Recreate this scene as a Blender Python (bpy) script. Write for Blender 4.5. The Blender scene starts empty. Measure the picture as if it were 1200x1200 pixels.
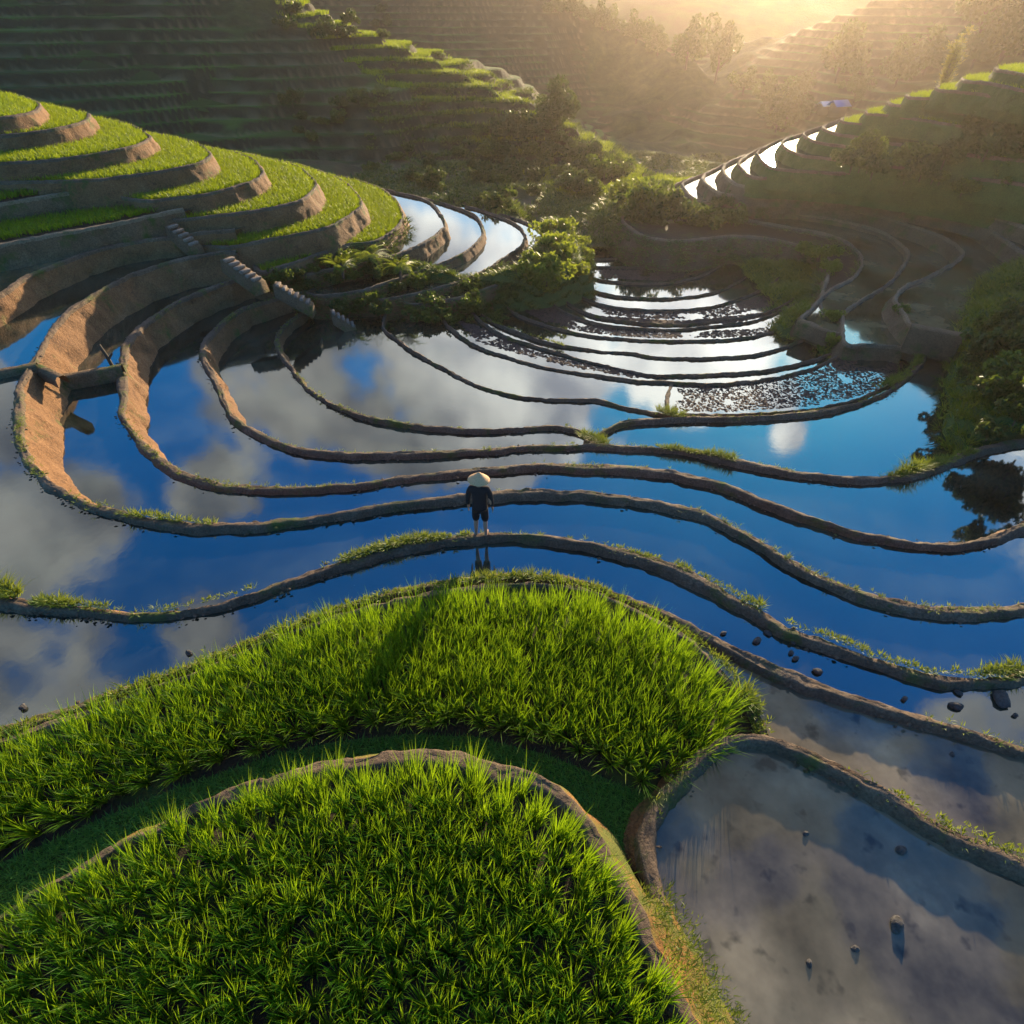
import bpy, math, random
import numpy as np
from mathutils import Vector
from mathutils.geometry import tessellate_polygon

R = math.radians
S = bpy.context.scene
COL = S.collection
random.seed(4)
RNG = np.random.default_rng(7)

# ------------------------------------------------------------------ camera
PITCH, FPX, CAMH = 41.0, 700.0, 8.0
cam = bpy.data.cameras.new('camera')
cam.sensor_width = 36.0
cam.lens = 36.0 * FPX / 1200.0
cam.clip_end = 4000
camo = bpy.data.objects.new('camera', cam)
COL.objects.link(camo)
camo.location = (0, 0, CAMH)
camo.rotation_euler = (R(90 - PITCH), 0, 0)
S.camera = camo

# ------------------------------------------------------------------ light
SUN_EL, SUN_AZ = 10.0, 21.0
sd = Vector((math.sin(R(SUN_AZ)) * math.cos(R(SUN_EL)), math.cos(R(SUN_AZ)) * math.cos(R(SUN_EL)), math.sin(R(SUN_EL))))
sl = bpy.data.lights.new('sun', 'SUN')
sl.energy = 5.0
sl.angle = R(0.6)
sl.color = (1.0, 0.77, 0.48)
so = bpy.data.objects.new('sun', sl)
COL.objects.link(so)
so.rotation_euler = sd.to_track_quat('Z', 'Y').to_euler()

S.view_settings.view_transform = 'Standard'
S.view_settings.look = 'None'
S.view_settings.gamma = 1
S.view_settings.use_curve_mapping = False
S.view_settings.exposure = 1.5

CP, SP = math.cos(R(PITCH)), math.sin(R(PITCH))
def ray(px, py):
    u, v = (px - 600) / FPX, (600 - py) / FPX
    return u, CP + SP * v, -SP + CP * v
def at(px, py, z):
    dx, dy, dz = ray(px, py)
    t = (z - CAMH) / dz
    return (dx * t, dy * t, z)

w = bpy.data.worlds.new('World')
S.world = w
w.use_nodes = True
nt = w.node_tree
N, L = nt.nodes, nt.links
for n in list(N): N.remove(n)
out = N.new('ShaderNodeOutputWorld')
sky = N.new('ShaderNodeTexSky')
sky.sky_type = 'NISHITA'
sky.sun_disc = False
sky.sun_elevation = R(SUN_EL)
sky.sun_rotation = R(SUN_AZ)
sky.dust_density = 1.0
sky.ozone_density = 3.0
hs = N.new('ShaderNodeHueSaturation')
hs.inputs['Saturation'].default_value = 1.5
hs.inputs['Hue'].default_value = 0.505
L.new(sky.outputs[0], hs.inputs['Color'])
bg = N.new('ShaderNodeBackground')
bg.inputs[1].default_value = 0.15
tc = N.new('ShaderNodeTexCoord')
sz = N.new('ShaderNodeSeparateXYZ'); L.new(tc.outputs['Generated'], sz.inputs[0])
zr = N.new('ShaderNodeValToRGB')                                 # polarised deep blue higher up
zr.color_ramp.elements[0].position = .22; zr.color_ramp.elements[0].color = (1, .92, .85, 1)
zr.color_ramp.elements[1].position = .50; zr.color_ramp.elements[1].color = (.005, 1.0, 1.08, 1)
L.new(sz.outputs['Z'], zr.inputs[0])
mu = N.new('ShaderNodeMix'); mu.data_type = 'RGBA'; mu.blend_type = 'MULTIPLY'; mu.inputs[0].default_value = 1
L.new(hs.outputs[0], mu.inputs[6]); L.new(zr.outputs[0], mu.inputs[7])
L.new(mu.outputs[2], bg.inputs[0])
cn = N.new('ShaderNodeTexNoise')
cn.inputs['Scale'].default_value = 5.5
cn.inputs['Detail'].default_value = 9
cn.inputs['Roughness'].default_value = 0.55
L.new(tc.outputs['Generated'], cn.inputs['Vector'])
# cloud banks of this sky and added sun glints, each a soft patch about one direction
def skydir(px, py):
    x, y, z = ray(px, py)
    return Vector((x, y, -z)).normalized()
BL = [(470, 395, 12, 1.0), (430, 480, 8, .95), (560, 400, 13, 1.0), (610, 360, 10, 1.0), (400, 460, 9, .95), (300, 470, 7, .62), (510, 460, 7, 1.0), (650, 420, 7, .95),
      (270, 520, 6, .7), (400, 540, 4.0, .75), (480, 545, 3.5, .8), (600, 505, 3, .7), (10, 640, 5, .8), (100, 630, 5, .55), (50, 800, 7.5, .85), (-120, 830, 12, .9), (230, 740, 5, .7), (230, 540, 4, .5),
      (800, 330, 10, 1.0), (900, 340, 9, .95), (700, 320, 10, .9), (925, 508, 1.6, .62), (890, 425, 2.8, .7), (-200, 500, 8, .7), (1500, 250, 20, .7), (950, 1080, 15, .75), (100, 1400, 22, .7), (1300, 1100, 12, .6)]  # the two smallest patches here are put in as sun glints on the water
prev = None
for px, py, rad, amt in BL:
    d = skydir(px, py)
    dt = N.new('ShaderNodeVectorMath'); dt.operation = 'DOT_PRODUCT'
    L.new(tc.outputs['Generated'], dt.inputs[0]); dt.inputs[1].default_value = d
    mr = N.new('ShaderNodeMapRange')
    mr.inputs['From Min'].default_value = math.cos(R(rad * 1.35)); mr.inputs['From Max'].default_value = 1.0
    mr.inputs['To Min'].default_value = 0; mr.inputs['To Max'].default_value = amt
    L.new(dt.outputs['Value'], mr.inputs['Value'])
    if prev is None: prev = mr.outputs[0]
    else:
        mx = N.new('ShaderNodeMath'); mx.operation = 'MAXIMUM'
        L.new(prev, mx.inputs[0]); L.new(mr.outputs[0], mx.inputs[1]); prev = mx.outputs[0]
nm = N.new('ShaderNodeMath'); nm.operation = 'MULTIPLY_ADD'
L.new(cn.outputs['Fac'], nm.inputs[0]); nm.inputs[1].default_value = 3.6; nm.inputs[2].default_value = -1.92
ad = N.new('ShaderNodeMath'); ad.operation = 'ADD'
L.new(prev, ad.inputs[0]); L.new(nm.outputs[0], ad.inputs[1])
m0 = N.new('ShaderNodeMath'); m0.operation = 'MULTIPLY'          # no cloud where there is no bank
L.new(ad.outputs[0], m0.inputs[0])
g0 = N.new('ShaderNodeMapRange'); g0.inputs['From Max'].default_value = 0.12
L.new(prev, g0.inputs['Value']); L.new(g0.outputs[0], m0.inputs[1])
cr = N.new('ShaderNodeMapRange'); cr.interpolation_type = 'SMOOTHSTEP'
cr.inputs['From Min'].default_value = 0.18; cr.inputs['From Max'].default_value = 0.5
L.new(m0.outputs[0], cr.inputs['Value'])
cn2 = N.new('ShaderNodeTexNoise'); cn2.inputs['Scale'].default_value = 9; cn2.inputs['Detail'].default_value = 6
L.new(tc.outputs['Generated'], cn2.inputs['Vector'])
cc = N.new('ShaderNodeValToRGB')
cc.color_ramp.elements[0].position = .35; cc.color_ramp.elements[0].color = (.30, .31, .36, 1)
cc.color_ramp.elements[1].position = .62; cc.color_ramp.elements[1].color = (1.0, .93, .84, 1)
L.new(cn2.outputs['Fac'], cc.inputs['Fac'])
# clouds near the sun are brighter
sdn = N.new('ShaderNodeVectorMath'); sdn.operation = 'DOT_PRODUCT'
L.new(tc.outputs['Generated'], sdn.inputs[0]); sdn.inputs[1].default_value = sd
sg = N.new('ShaderNodeMapRange'); sg.inputs['From Min'].default_value = math.cos(R(38)); sg.inputs['From Max'].default_value = 1
sg.inputs['To Min'].default_value = 0.42; sg.inputs['To Max'].default_value = 2.0
L.new(sdn.outputs['Value'], sg.inputs['Value'])
bc = N.new('ShaderNodeBackground')
L.new(cc.outputs[0], bc.inputs[0]); L.new(sg.outputs[0], bc.inputs[1])
ms = N.new('ShaderNodeMixShader')
L.new(cr.outputs[0], ms.inputs[0]); L.new(bg.outputs[0], ms.inputs[1]); L.new(bc.outputs[0], ms.inputs[2])
L.new(ms.outputs[0], out.inputs[0])

# ------------------------------------------------------------------ materials
def mat(name):
    m = bpy.data.materials.new(name); m.use_nodes = True
    t = m.node_tree
    for n in list(t.nodes): t.nodes.remove(n)
    o = t.nodes.new('ShaderNodeOutputMaterial')
    return m, t, o
def noise(t, scale, detail=5, rough=.55, vec=None, stretch=None):
    tcx = t.nodes.new('ShaderNodeTexCoord')
    src = tcx.outputs['Object']
    if stretch:
        mp = t.nodes.new('ShaderNodeMapping'); mp.inputs['Scale'].default_value = stretch
        t.links.new(src, mp.inputs[0]); src = mp.outputs[0]
    n = t.nodes.new('ShaderNodeTexNoise')
    n.inputs['Scale'].default_value = scale; n.inputs['Detail'].default_value = detail; n.inputs['Roughness'].default_value = rough
    t.links.new(src, n.inputs['Vector'])
    return n.outputs['Fac']
def ramp(t, fac, stops):
    r = t.nodes.new('ShaderNodeValToRGB')
    e = r.color_ramp.elements
    while len(e) < len(stops): e.new(.5)
    for i, (p, c) in enumerate(stops):
        e[i].position = p; e[i].color = (*c, 1)
    t.links.new(fac, r.inputs[0])
    return r.outputs[0]
def mixc(t, fac, a, b, mode='MIX'):
    m = t.nodes.new('ShaderNodeMix'); m.data_type = 'RGBA'; m.blend_type = mode
    for s, v in ((0, fac), (6, a), (7, b)):
        if hasattr(v, 'links'): t.links.new(v, m.inputs[s])
        elif isinstance(v, tuple): m.inputs[s].default_value = (*v, 1)
        else: m.inputs[s].default_value = v
    return m.outputs[2]
def bump(t, h, strength, dist):
    b = t.nodes.new('ShaderNodeBump'); b.inputs['Strength'].default_value = strength; b.inputs['Distance'].default_value = dist
    t.links.new(h, b.inputs['Height']); return b.outputs[0]
def princ(t, o, color, rough=.9, spec=.3, normal=None):
    p = t.nodes.new('ShaderNodeBsdfPrincipled')
    if hasattr(color, 'links'): t.links.new(color, p.inputs['Base Color'])
    else: p.inputs['Base Color'].default_value = (*color, 1)
    p.inputs['Roughness'].default_value = rough
    p.inputs['Specular IOR Level'].default_value = spec
    if normal: t.links.new(normal, p.inputs['Normal'])
    t.links.new(p.outputs[0], o.inputs[0]); return p

def earth_mat(name, cols, moss=.0, mossc=(.05, .075, .012), crack=False):
    m, t, o = mat(name)
    c = ramp(t, noise(t, 1.3, 8, .65), [(.3, cols[0]), (.5, cols[1]), (.72, cols[2])])
    c = mixc(t, ramp(t, noise(t, 9, 5, .6), [(.42, (0, 0, 0)), (.6, (1, 1, 1))]), c, cols[1])
    f = ramp(t, noise(t, 24, 4, .6), [(.3, (.55,) * 3), (.6, (1.15,) * 3)])
    c = mixc(t, 1.0, c, f, 'MULTIPLY')
    if moss:
        mk = ramp(t, noise(t, .9, 7, .7), [(.62 - moss * .4, (0, 0, 0)), (.74 - moss * .4, (1, 1, 1))])
        c = mixc(t, mk, c, mossc)
    b1 = bump(t, noise(t, 11, 8, .7), .9, .06)
    if crack:
        tcx = t.nodes.new('ShaderNodeTexCoord'); vo = t.nodes.new('ShaderNodeTexVoronoi'); vo.feature = 'DISTANCE_TO_EDGE'; vo.inputs['Scale'].default_value = 6.5
        nz = t.nodes.new('ShaderNodeTexNoise'); nz.inputs['Scale'].default_value = 2.5; t.links.new(tcx.outputs['Object'], nz.inputs['Vector'])
        ml = t.nodes.new('ShaderNodeMix'); ml.data_type = 'RGBA'; ml.inputs[0].default_value = .25
        t.links.new(tcx.outputs['Object'], ml.inputs[6]); t.links.new(nz.outputs['Color'], ml.inputs[7]); t.links.new(ml.outputs[2], vo.inputs['Vector'])
        e_ = ramp(t, vo.outputs['Distance'], [(.0, (.6,) * 3), (.14, (1.05,) * 3)])
        c = mixc(t, ramp(t, noise(t, .8, 3, .5), [(.45, (0, 0, 0)), (.62, (.5,) * 3)]), c, mixc(t, 1.0, c, e_, 'MULTIPLY'))
        b2 = t.nodes.new('ShaderNodeBump'); b2.inputs['Strength'].default_value = .25; b2.inputs['Distance'].default_value = .08
        t.links.new(e_, b2.inputs['Height']); t.links.new(b1, b2.inputs['Normal']); b1 = b2.outputs[0]
    princ(t, o, c, .85, .25, b1)
    return m
M = {}
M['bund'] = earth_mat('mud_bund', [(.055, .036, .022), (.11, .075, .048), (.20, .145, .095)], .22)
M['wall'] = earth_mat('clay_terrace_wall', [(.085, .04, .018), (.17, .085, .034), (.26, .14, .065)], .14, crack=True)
M['wallshade'] = earth_mat('shaded_clay_wall', [(.07, .045, .025), (.13, .085, .045), (.20, .13, .07)], .25, crack=True)  # duller copy of the clay wall, shade put into its colour
M['bundlight'] = earth_mat('lit_mud_bund', [(.11, .075, .045), (.19, .135, .08), (.27, .20, .12)], .10)  # brighter copy of the mud bund, lit crest lines put into its colour
M['moss'] = earth_mat('mossy_wall', [(.10, .05, .015), (.22, .10, .025), (.12, .09, .02)], .5, (.09, .10, .015))
M['soil'] = earth_mat('wet_soil', [(.018, .013, .008), (.035, .026, .015), (.05, .04, .02)], .2)
M['turf'] = earth_mat('turf', [(.025, .055, .01), (.05, .10, .018), (.09, .13, .025)], 0)
M['turfwall'] = earth_mat('grassy_bank', [(.025, .045, .008), (.045, .085, .012), (.08, .11, .02)], 0)
M['stone'] = earth_mat('wet_stone', [(.03, .028, .025), (.07, .065, .06), (.18, .17, .155)], 0)
M['step'] = earth_mat('worn_earth_step', [(.12, .085, .06), (.22, .17, .13), (.30, .24, .19)], 0)
M['clod'] = earth_mat('mud_clod', [(.03, .018, .012), (.06, .035, .025), (.10, .06, .045)], 0)

def water_mat(name, mud=(.02, .024, .016), ior=2.45, tint=(.85, .95, 1.0), spots=0.6):
    m, t, o = mat(name)
    c = ramp(t, noise(t, .45, 6, .6), [(.35, tuple(v * .3 for v in mud)), (.5, mud), (.66, tuple(v * 2.2 for v in mud))])
    sp = ramp(t, noise(t, 3.1, 3, .5), [(.30, (.35,) * 3), (.40, (1,) * 3)])
    c = mixc(t, spots, c, mixc(t, 1.0, c, sp, 'MULTIPLY'))
    nb = bump(t, noise(t, 5, 3, .5), .012, .05)
    d = t.nodes.new('ShaderNodeBsdfDiffuse'); t.links.new(c, d.inputs[0])
    g = t.nodes.new('ShaderNodeBsdfGlossy'); g.inputs['Roughness'].default_value = .05
    g.inputs['Color'].default_value = (*tint, 1); t.links.new(nb, g.inputs['Normal'])
    f = t.nodes.new('ShaderNodeFresnel'); f.inputs[0].default_value = ior
    x = t.nodes.new('ShaderNodeMixShader')
    t.links.new(f.outputs[0], x.inputs[0]); t.links.new(d.outputs[0], x.inputs[1]); t.links.new(g.outputs[0], x.inputs[2])
    t.links.new(x.outputs[0], o.inputs[0])
    return m
M['water'] = water_mat('paddy_water')
M['water_olive'] = water_mat('olive_paddy_water', (.10, .08, .04), 2.0, spots=.0)
M['water_mud'] = water_mat('muddy_paddy_water', (.12, .10, .065), 1.55, spots=.95)

def leaf_mat(name, c1, c2, trans=.5, yellow=(.30, .38, .02)):
    m, t, o = mat(name)
    at_ = t.nodes.new('ShaderNodeAttribute'); at_.attribute_name = 'rnd'
    c = ramp(t, at_.outputs['Fac'], [(0, c1), (.8, c2), (1, tuple(.6 * a + .4 * b for a, b in zip(c2, yellow)))])
    d = t.nodes.new('ShaderNodeBsdfPrincipled'); t.links.new(c, d.inputs['Base Color'])
    d.inputs['Roughness'].default_value = .5; d.inputs['Specular IOR Level'].default_value = .3
    tr = t.nodes.new('ShaderNodeBsdfTranslucent')
    ct = mixc(t, .45, c, yellow)
    t.links.new(ct, tr.inputs[0])
    x = t.nodes.new('ShaderNodeMixShader'); x.inputs[0].default_value = trans
    t.links.new(d.outputs[0], x.inputs[1]); t.links.new(tr.outputs[0], x.inputs[2])
    t.links.new(x.outputs[0], o.inputs[0])
    return m
M['rice'] = leaf_mat('rice_leaf', (.02, .085, .004), (.06, .17, .006), .6, (.40, .56, .008))
M['rice_far'] = leaf_mat('young_rice_leaf', (.07, .15, .006), (.15, .23, .008), .5, (.50, .56, .008))
M['grass'] = leaf_mat('grass_leaf', (.05, .11, .012), (.12, .18, .02), .5, (.42, .45, .03))
M['path_grass'] = leaf_mat('path_grass_leaf', (.05, .16, .02), (.10, .26, .04), .5, (.25, .5, .05))
M['leaf'] = leaf_mat('shrub_leaf', (.02, .05, .008), (.06, .11, .014), .4, (.26, .32, .02))
M['leafd'] = leaf_mat('dark_tree_leaf', (.018, .048, .01), (.045, .09, .014), .35, (.18, .2, .03))
M['leafy'] = leaf_mat('yellow_leaf', (.12, .14, .02), (.28, .27, .05), .5, (.6, .5, .1))
def flat(name, c, rough=.8, spec=.3):
    m, t, o = mat(name)
    f = ramp(t, noise(t, 40, 4, .6), [(.3, (.75,) * 3), (.7, (1.1,) * 3)])
    princ(t, o, mixc(t, 1.0, c, f, 'MULTIPLY'), rough, spec); M[name] = m
flat('bark', (.08, .06, .045)); flat('skin', (.36, .19, .12), .6); flat('cloth_black', (.012, .012, .015), .9)
flat('cloth_shorts', (.008, .008, .01), .9); flat('straw', (.50, .31, .16), .8); flat('hair', (.01, .008, .007), .6)
flat('timber', (.06, .045, .03)); flat('tarp_blue', (.05, .16, .42), .5); flat('tarp_white', (.6, .62, .62), .5); flat('eye', (.02, .015, .01), .3)

# ------------------------------------------------------------------ helpers
def link(o, parent=None):
    COL.objects.link(o)
    if parent: o.parent = parent
    return o
def tag(o, label=None, cat=None, group=None, kind=None):
    if label: o['label'] = label
    if cat: o['category'] = cat
    if group: o['group'] = group
    if kind: o['kind'] = kind
    return o
def struct(o, label=None):
    o['kind'] = 'structure'
    if label: o['label'] = label
    return o
def npmesh(name, V, F, material, rnd=None, smooth=False):
    """V (n,3); F list of int arrays (m,k)"""
    me = bpy.data.meshes.new(name)
    V = np.asarray(V, dtype=np.float32)
    me.vertices.add(len(V)); me.vertices.foreach_set('co', V.ravel())
    F = [np.asarray(f, dtype=np.int32) for f in F if len(f)]
    nl = sum(f.size for f in F); npz = sum(len(f) for f in F)
    me.loops.add(nl); me.loops.foreach_set('vertex_index', np.concatenate([f.ravel() for f in F]))
    me.polygons.add(npz)
    ls, off = [], 0
    for f in F:
        ls.append(off + np.arange(len(f)) * f.shape[1]); off += f.size
    me.polygons.foreach_set('loop_start', np.concatenate(ls).astype(np.int32))
    if smooth: me.polygons.foreach_set('use_smooth', np.ones(npz, dtype=bool))
    if rnd is not None:
        a = me.attributes.new('rnd', 'FLOAT', 'POINT'); a.data.foreach_set('value', np.asarray(rnd, dtype=np.float32))
    me.materials.append(material)
    me.update(calc_edges=True); me.validate()
    return me
def npobj(name, V, F, material, parent=None, rnd=None, smooth=False):
    return link(bpy.data.objects.new(name, npmesh(name, V, F, material, rnd, smooth)), parent)

_P = RNG.permutation(4096)
_T = RNG.random(4096)
def vnoise(x, y, z=0.0):
    x = np.asarray(x, float); y = np.asarray(y, float); z = np.zeros_like(x) + z
    xi, yi, zi = np.floor(x).astype(int), np.floor(y).astype(int), np.floor(z).astype(int)
    xf, yf, zf = x - xi, y - yi, z - zi
    sx, sy, sz = (f * f * (3 - 2 * f) for f in (xf, yf, zf))
    def h(a, b, c): return _T[_P[(_P[(_P[a & 4095] + b) & 4095] + c) & 4095]]
    def lerp(a, b, s): return a + (b - a) * s
    return lerp(lerp(lerp(h(xi, yi, zi), h(xi + 1, yi, zi), sx), lerp(h(xi, yi + 1, zi), h(xi + 1, yi + 1, zi), sx), sy),
                lerp(lerp(h(xi, yi, zi + 1), h(xi + 1, yi, zi + 1), sx), lerp(h(xi, yi + 1, zi + 1), h(xi + 1, yi + 1, zi + 1), sx), sy), sz) * 2 - 1
def fbm(x, y, z=0.0, o=4):
    s, a = 0, 1
    for i in range(o):
        s = s + a * vnoise(x * 2 ** i + 17.3 * i, y * 2 ** i - 9.1 * i, np.asarray(z) * 2 ** i); a *= .5
    return s

def spline(P, step=.14):
    """Catmull-Rom through world points, resampled evenly"""
    P = np.array(P, float)[:, :2]
    Q = np.vstack([2 * P[0] - P[1], P, 2 * P[-1] - P[-2]])
    o = []
    for i in range(len(P) - 1):
        p0, p1, p2, p3 = Q[i:i + 4]
        n = max(4, int(np.linalg.norm(p2 - p1) / .12))
        t = np.linspace(0, 1, n, endpoint=False)[:, None]
        a = .5 * (2 * p1 + (p2 - p0) * t + (2 * p0 - 5 * p1 + 4 * p2 - p3) * t ** 2 + (-p0 + 3 * p1 - 3 * p2 + p3) * t ** 3)
        o.append(a)
    o.append(P[-1:]); o = np.vstack(o)
    d = np.r_[0, np.cumsum(np.linalg.norm(np.diff(o, axis=0), axis=1))]
    k = max(6, int(d[-1] / step))
    s = np.linspace(0, d[-1], k)
    return np.c_[np.interp(s, d, o[:, 0]), np.interp(s, d, o[:, 1])]
def normals(P):
    T = np.gradient(P, axis=0); T /= np.linalg.norm(T, axis=1)[:, None] + 1e-9
    return np.c_[-T[:, 1], T[:, 0]]
def grid_faces(n, m, off=0):
    i, j = np.meshgrid(np.arange(n - 1), np.arange(m - 1), indexing='ij')
    a = off + i * m + j
    return np.stack([a, a + 1, a + m + 1, a + m], -1).reshape(-1, 4)

def in_poly(P, poly):
    poly = np.asarray(poly)[:, :2]; x, y = P[:, 0], P[:, 1]; r = np.zeros(len(P), bool)
    j = len(poly) - 1
    for i in range(len(poly)):
        xi, yi = poly[i]; xj, yj = poly[j]
        c = ((yi > y) != (yj > y))
        with np.errstate(divide='ignore', invalid='ignore'):
            r ^= c & (x < (xj - xi) * (y - yi) / (yj - yi + 1e-12) + xi)
        j = i
    return r
def scatter(poly, density, seed=0, mind=None):
    poly = np.asarray(poly)[:, :2]; g = np.random.default_rng(seed)
    lo, hi = poly.min(0), poly.max(0)
    s = 1 / math.sqrt(density)
    X, Y = np.meshgrid(np.arange(lo[0], hi[0], s), np.arange(lo[1], hi[1], s))
    P = np.c_[X.ravel(), Y.ravel()] + g.uniform(-.42, .42, (X.size, 2)) * s
    return P[in_poly(P, poly)]
def px_poly(pts, z): return [at(x, y, z)[:2] for x, y in pts]

STEP = .07
def line_mesh(name, P, z, drop, side, width=.28, batter=.35, wallm='wall', up=.06, rough=1.0):
    """bund with its outer wall: a swept, roughened section. side=+1: low ground left of travel."""
    P = np.asarray(P); n = normals(P) * side                     # towards the low side
    P = spline(P, STEP)
    n = normals(P) * side
    s = np.arange(len(P)) * STEP
    width *= .62
    h = width / 2
    wv = 1 + .2 * vnoise(s * 1.7, s * 0, 9 + z) + .38 * vnoise(s * .35, s * 0, 5 + z)
    nb = 12
    prof = [(-h * 1.7, -.30), (-h * 1.45, -.15), (-h * 1.25, -.07), (-h * 1.02, -.012), (-h * .7, up * .3), (-h * .2, up * .45), (h * .3, up * .2), (h * .7, up * .25), (h * .95, -.02), (h * 1.1, -.10)]
    nb = len(prof)
    rows = 9 if drop > .6 else 5
    for k in range(1, rows + 1):
        f = k / rows
        prof.append((h * 1.1 + batter * drop * f, -.10 - drop * f))
    V = np.zeros((len(P), len(prof), 3))
    for j, (u, dz) in enumerate(prof):
        a = .022 if j < nb else .09
        du = rough * a * fbm(P[:, 0] * 1.7, P[:, 1] * 1.7, z + dz * 2.2 + 3.1, 4)
        uu = u * (wv if j < nb else 1) + du
        if j < nb: du = du + .03 * vnoise(P[:, 0] * 6, P[:, 1] * 6, z + j * .35) + .018 * vnoise(P[:, 0] * 15, P[:, 1] * 15, z + j * .7); dz2 = .016 * vnoise(P[:, 0] * 7, P[:, 1] * 7, z + j * .9) + .01 * vnoise(P[:, 0] * 19, P[:, 1] * 19, z + j)
        else: dz2 = 0
        uu = u * (wv if j < nb else 1) + du
        zz = z + dz + dz2 + rough * .022 * fbm(P[:, 0] * 1.3, P[:, 1] * 1.3, j * .6 + z, 3) + .035 * vnoise(s * .22, s * 0, z * 3)
        V[:, j, :2] = P + n * uu[:, None]; V[:, j, 2] = zz
    V = V.reshape(-1, 3)
    F = grid_faces(len(P), len(prof))
    if side < 0: F = F[:, ::-1]
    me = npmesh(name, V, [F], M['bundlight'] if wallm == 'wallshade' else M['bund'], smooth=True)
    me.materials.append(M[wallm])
    idx = np.tile((np.arange(len(prof) - 1) >= nb - 1).astype(np.int32), len(P) - 1)
    me.polygons.foreach_set('material_index', idx)
    return struct(link(bpy.data.objects.new(name, me)))

def flat_poly(name, poly, z, material, skirt=0):
    pts = [Vector((p[0], p[1], z)) for p in poly]
    tri = tessellate_polygon([pts])
    V = [tuple(p) for p in pts]
    T = np.array(tri, dtype=np.int32)
    a, b, c = (np.array(V)[T[:, i]] for i in range(3))
    cr_ = np.cross(b - a, c - a)[:, 2]
    T[cr_ < 0] = T[cr_ < 0][:, ::-1]
    F = [T]
    if skirt:
        n = len(V); V += [(p[0], p[1], z - skirt) for p in poly]
        i = np.arange(n); j = (i + 1) % n
        F.append(np.stack([i, j, j + n, i + n], -1))
    return npobj(name, V, F, material)

def plate(pts, z, close, top='water', drop=1.2, side=1, level=-.12, close_world=None, width=.28, batter=.35, wallm='wall', label=None, up=.06, rough=1.0, jit=1.0):
    """one terrace: level field behind its bund, wall falling to the low side"""
    W = [at(x, y, z)[:2] for x, y in pts]
    P = spline(W)
    n = normals(P)
    s = np.arange(len(P)) * .14
    P = P + n * (jit * (.05 * vnoise(s * .5, s * 0, z * 5 + 1) + .025 * vnoise(s * 1.9, s * 0, z)))[:, None]
    cl = [at(x, y, z)[:2] for x, y in (close or [])] + list(close_world or [])
    Q = P[::2]
    poly = [tuple(p) for p in Q] + [tuple(p) for p in cl]
    zz = z + level
    nm = 'water' if top.startswith('water') else 'ground'
    o = flat_poly(nm, poly, zz, M[top], 0)
    struct(o, label)
    line_mesh('terrace', P, z, drop, side, width, batter, wallm, up, rough)
    return P, poly, zz

# ------------------------------------------------------------------ near bowl, outermost first
def near(z, pts, **k):
    a = at(*pts[0], z); b = at(*pts[-1], z)
    yb = b[1]; ya = a[1]
    cw = [(70, yb + k.pop('yr', 0)), (70, -14), (-60, -14), (-60, ya)]
    return plate(pts, z, None, close_world=cw, **k)
PER = near(0, [(-120, 690), (-40, 697), (0, 705), (60, 712), (130, 719), (190, 718), (250, 707), (310, 690), (400, 660), (450, 645), (490, 636), (560, 629), (640, 630), (720, 645), (770, 660), (820, 681), (880, 712), (930, 738), (1000, 765), (1050, 782), (1120, 797), (1200, 791), (1300, 770)],
     width=.34, drop=.5, label='flooded paddy just below the foremost rice')
ALN = near(-.15, [(277, 295), (250, 297), (200, 307), (150, 323), (100, 350), (73, 373), (53, 400), (38, 425), (22, 450), (19, 490), (28, 530), (50, 562), (90, 585), (140, 601), (210, 613), (290, 615), (350, 609), (400, 602), (480, 590), (560, 581), (650, 578), (740, 583), (820, 600), (880, 630), (940, 665), (1000, 690), (1060, 707), (1120, 716), (1200, 712), (1290, 695)],
     width=.32, drop=1.0, batter=.5)
BLN = near(-1.05, [(335, 313), (300, 320), (267, 330), (217, 350), (183, 370), (155, 393), (142, 425), (146, 460), (143, 485), (160, 515), (190, 543), (240, 563), (300, 571), (360, 571), (430, 566), (500, 557), (560, 551), (650, 546), (730, 548), (790, 556), (850, 570), (900, 590), (950, 607), (1000, 622), (1050, 632), (1100, 637), (1140, 635), (1200, 617), (1290, 580)],
     width=.32, drop=.9, batter=.45)
CLN = near(-1.75, [(370, 336), (340, 344), (317, 350), (283, 363), (250, 388), (237, 412), (250, 440), (262, 470), (275, 492), (310, 512), (350, 527), (420, 533), (490, 531), (560, 527), (630, 522), (690, 521), (750, 523), (800, 527), (850, 538), (900, 548), (950, 555), (1000, 560), (1060, 557), (1110, 542), (1150, 527), (1200, 517), (1290, 500)],
     width=.32, drop=.7, batter=.4)
DLN = near(-2.3, [(410, 346), (383, 352), (350, 368), (326, 392), (326, 408), (345, 435), (370, 460), (410, 482), (450, 493), (530, 503), (600, 503), (650, 499), (680, 505), (697, 512), (712, 503), (730, 496), (790, 490), (860, 489), (910, 487), (950, 484), (1000, 474), (1040, 458), (1068, 438), (1084, 415), (1078, 396), (1066, 384), (1050, 372)],
     width=.22, drop=.6, batter=.4, yr=6)
FLN = near(-2.6, [(462, 352), (452, 366), (450, 385), (470, 402), (490, 415), (550, 447), (600, 463), (650, 468), (700, 468), (740, 478), (785, 487), (800, 486), (860, 484.5), (910, 482.5), (950, 479), (1000, 469), (1036, 454), (1062, 436), (1076, 415), (1070, 398), (1055, 380)],
     width=.15, level=-.085, drop=.4, yr=6)
GLN = near(-2.8, [(520, 340), (514, 357), (520, 375), (540, 394), (565, 408), (620, 425), (650, 431), (720, 442), (750, 446), (790, 448), (840, 449), (890, 444), (940, 434), (975, 420), (990, 407), (985, 392)],
     width=.14, level=-.085, drop=.4, yr=5)
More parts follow.
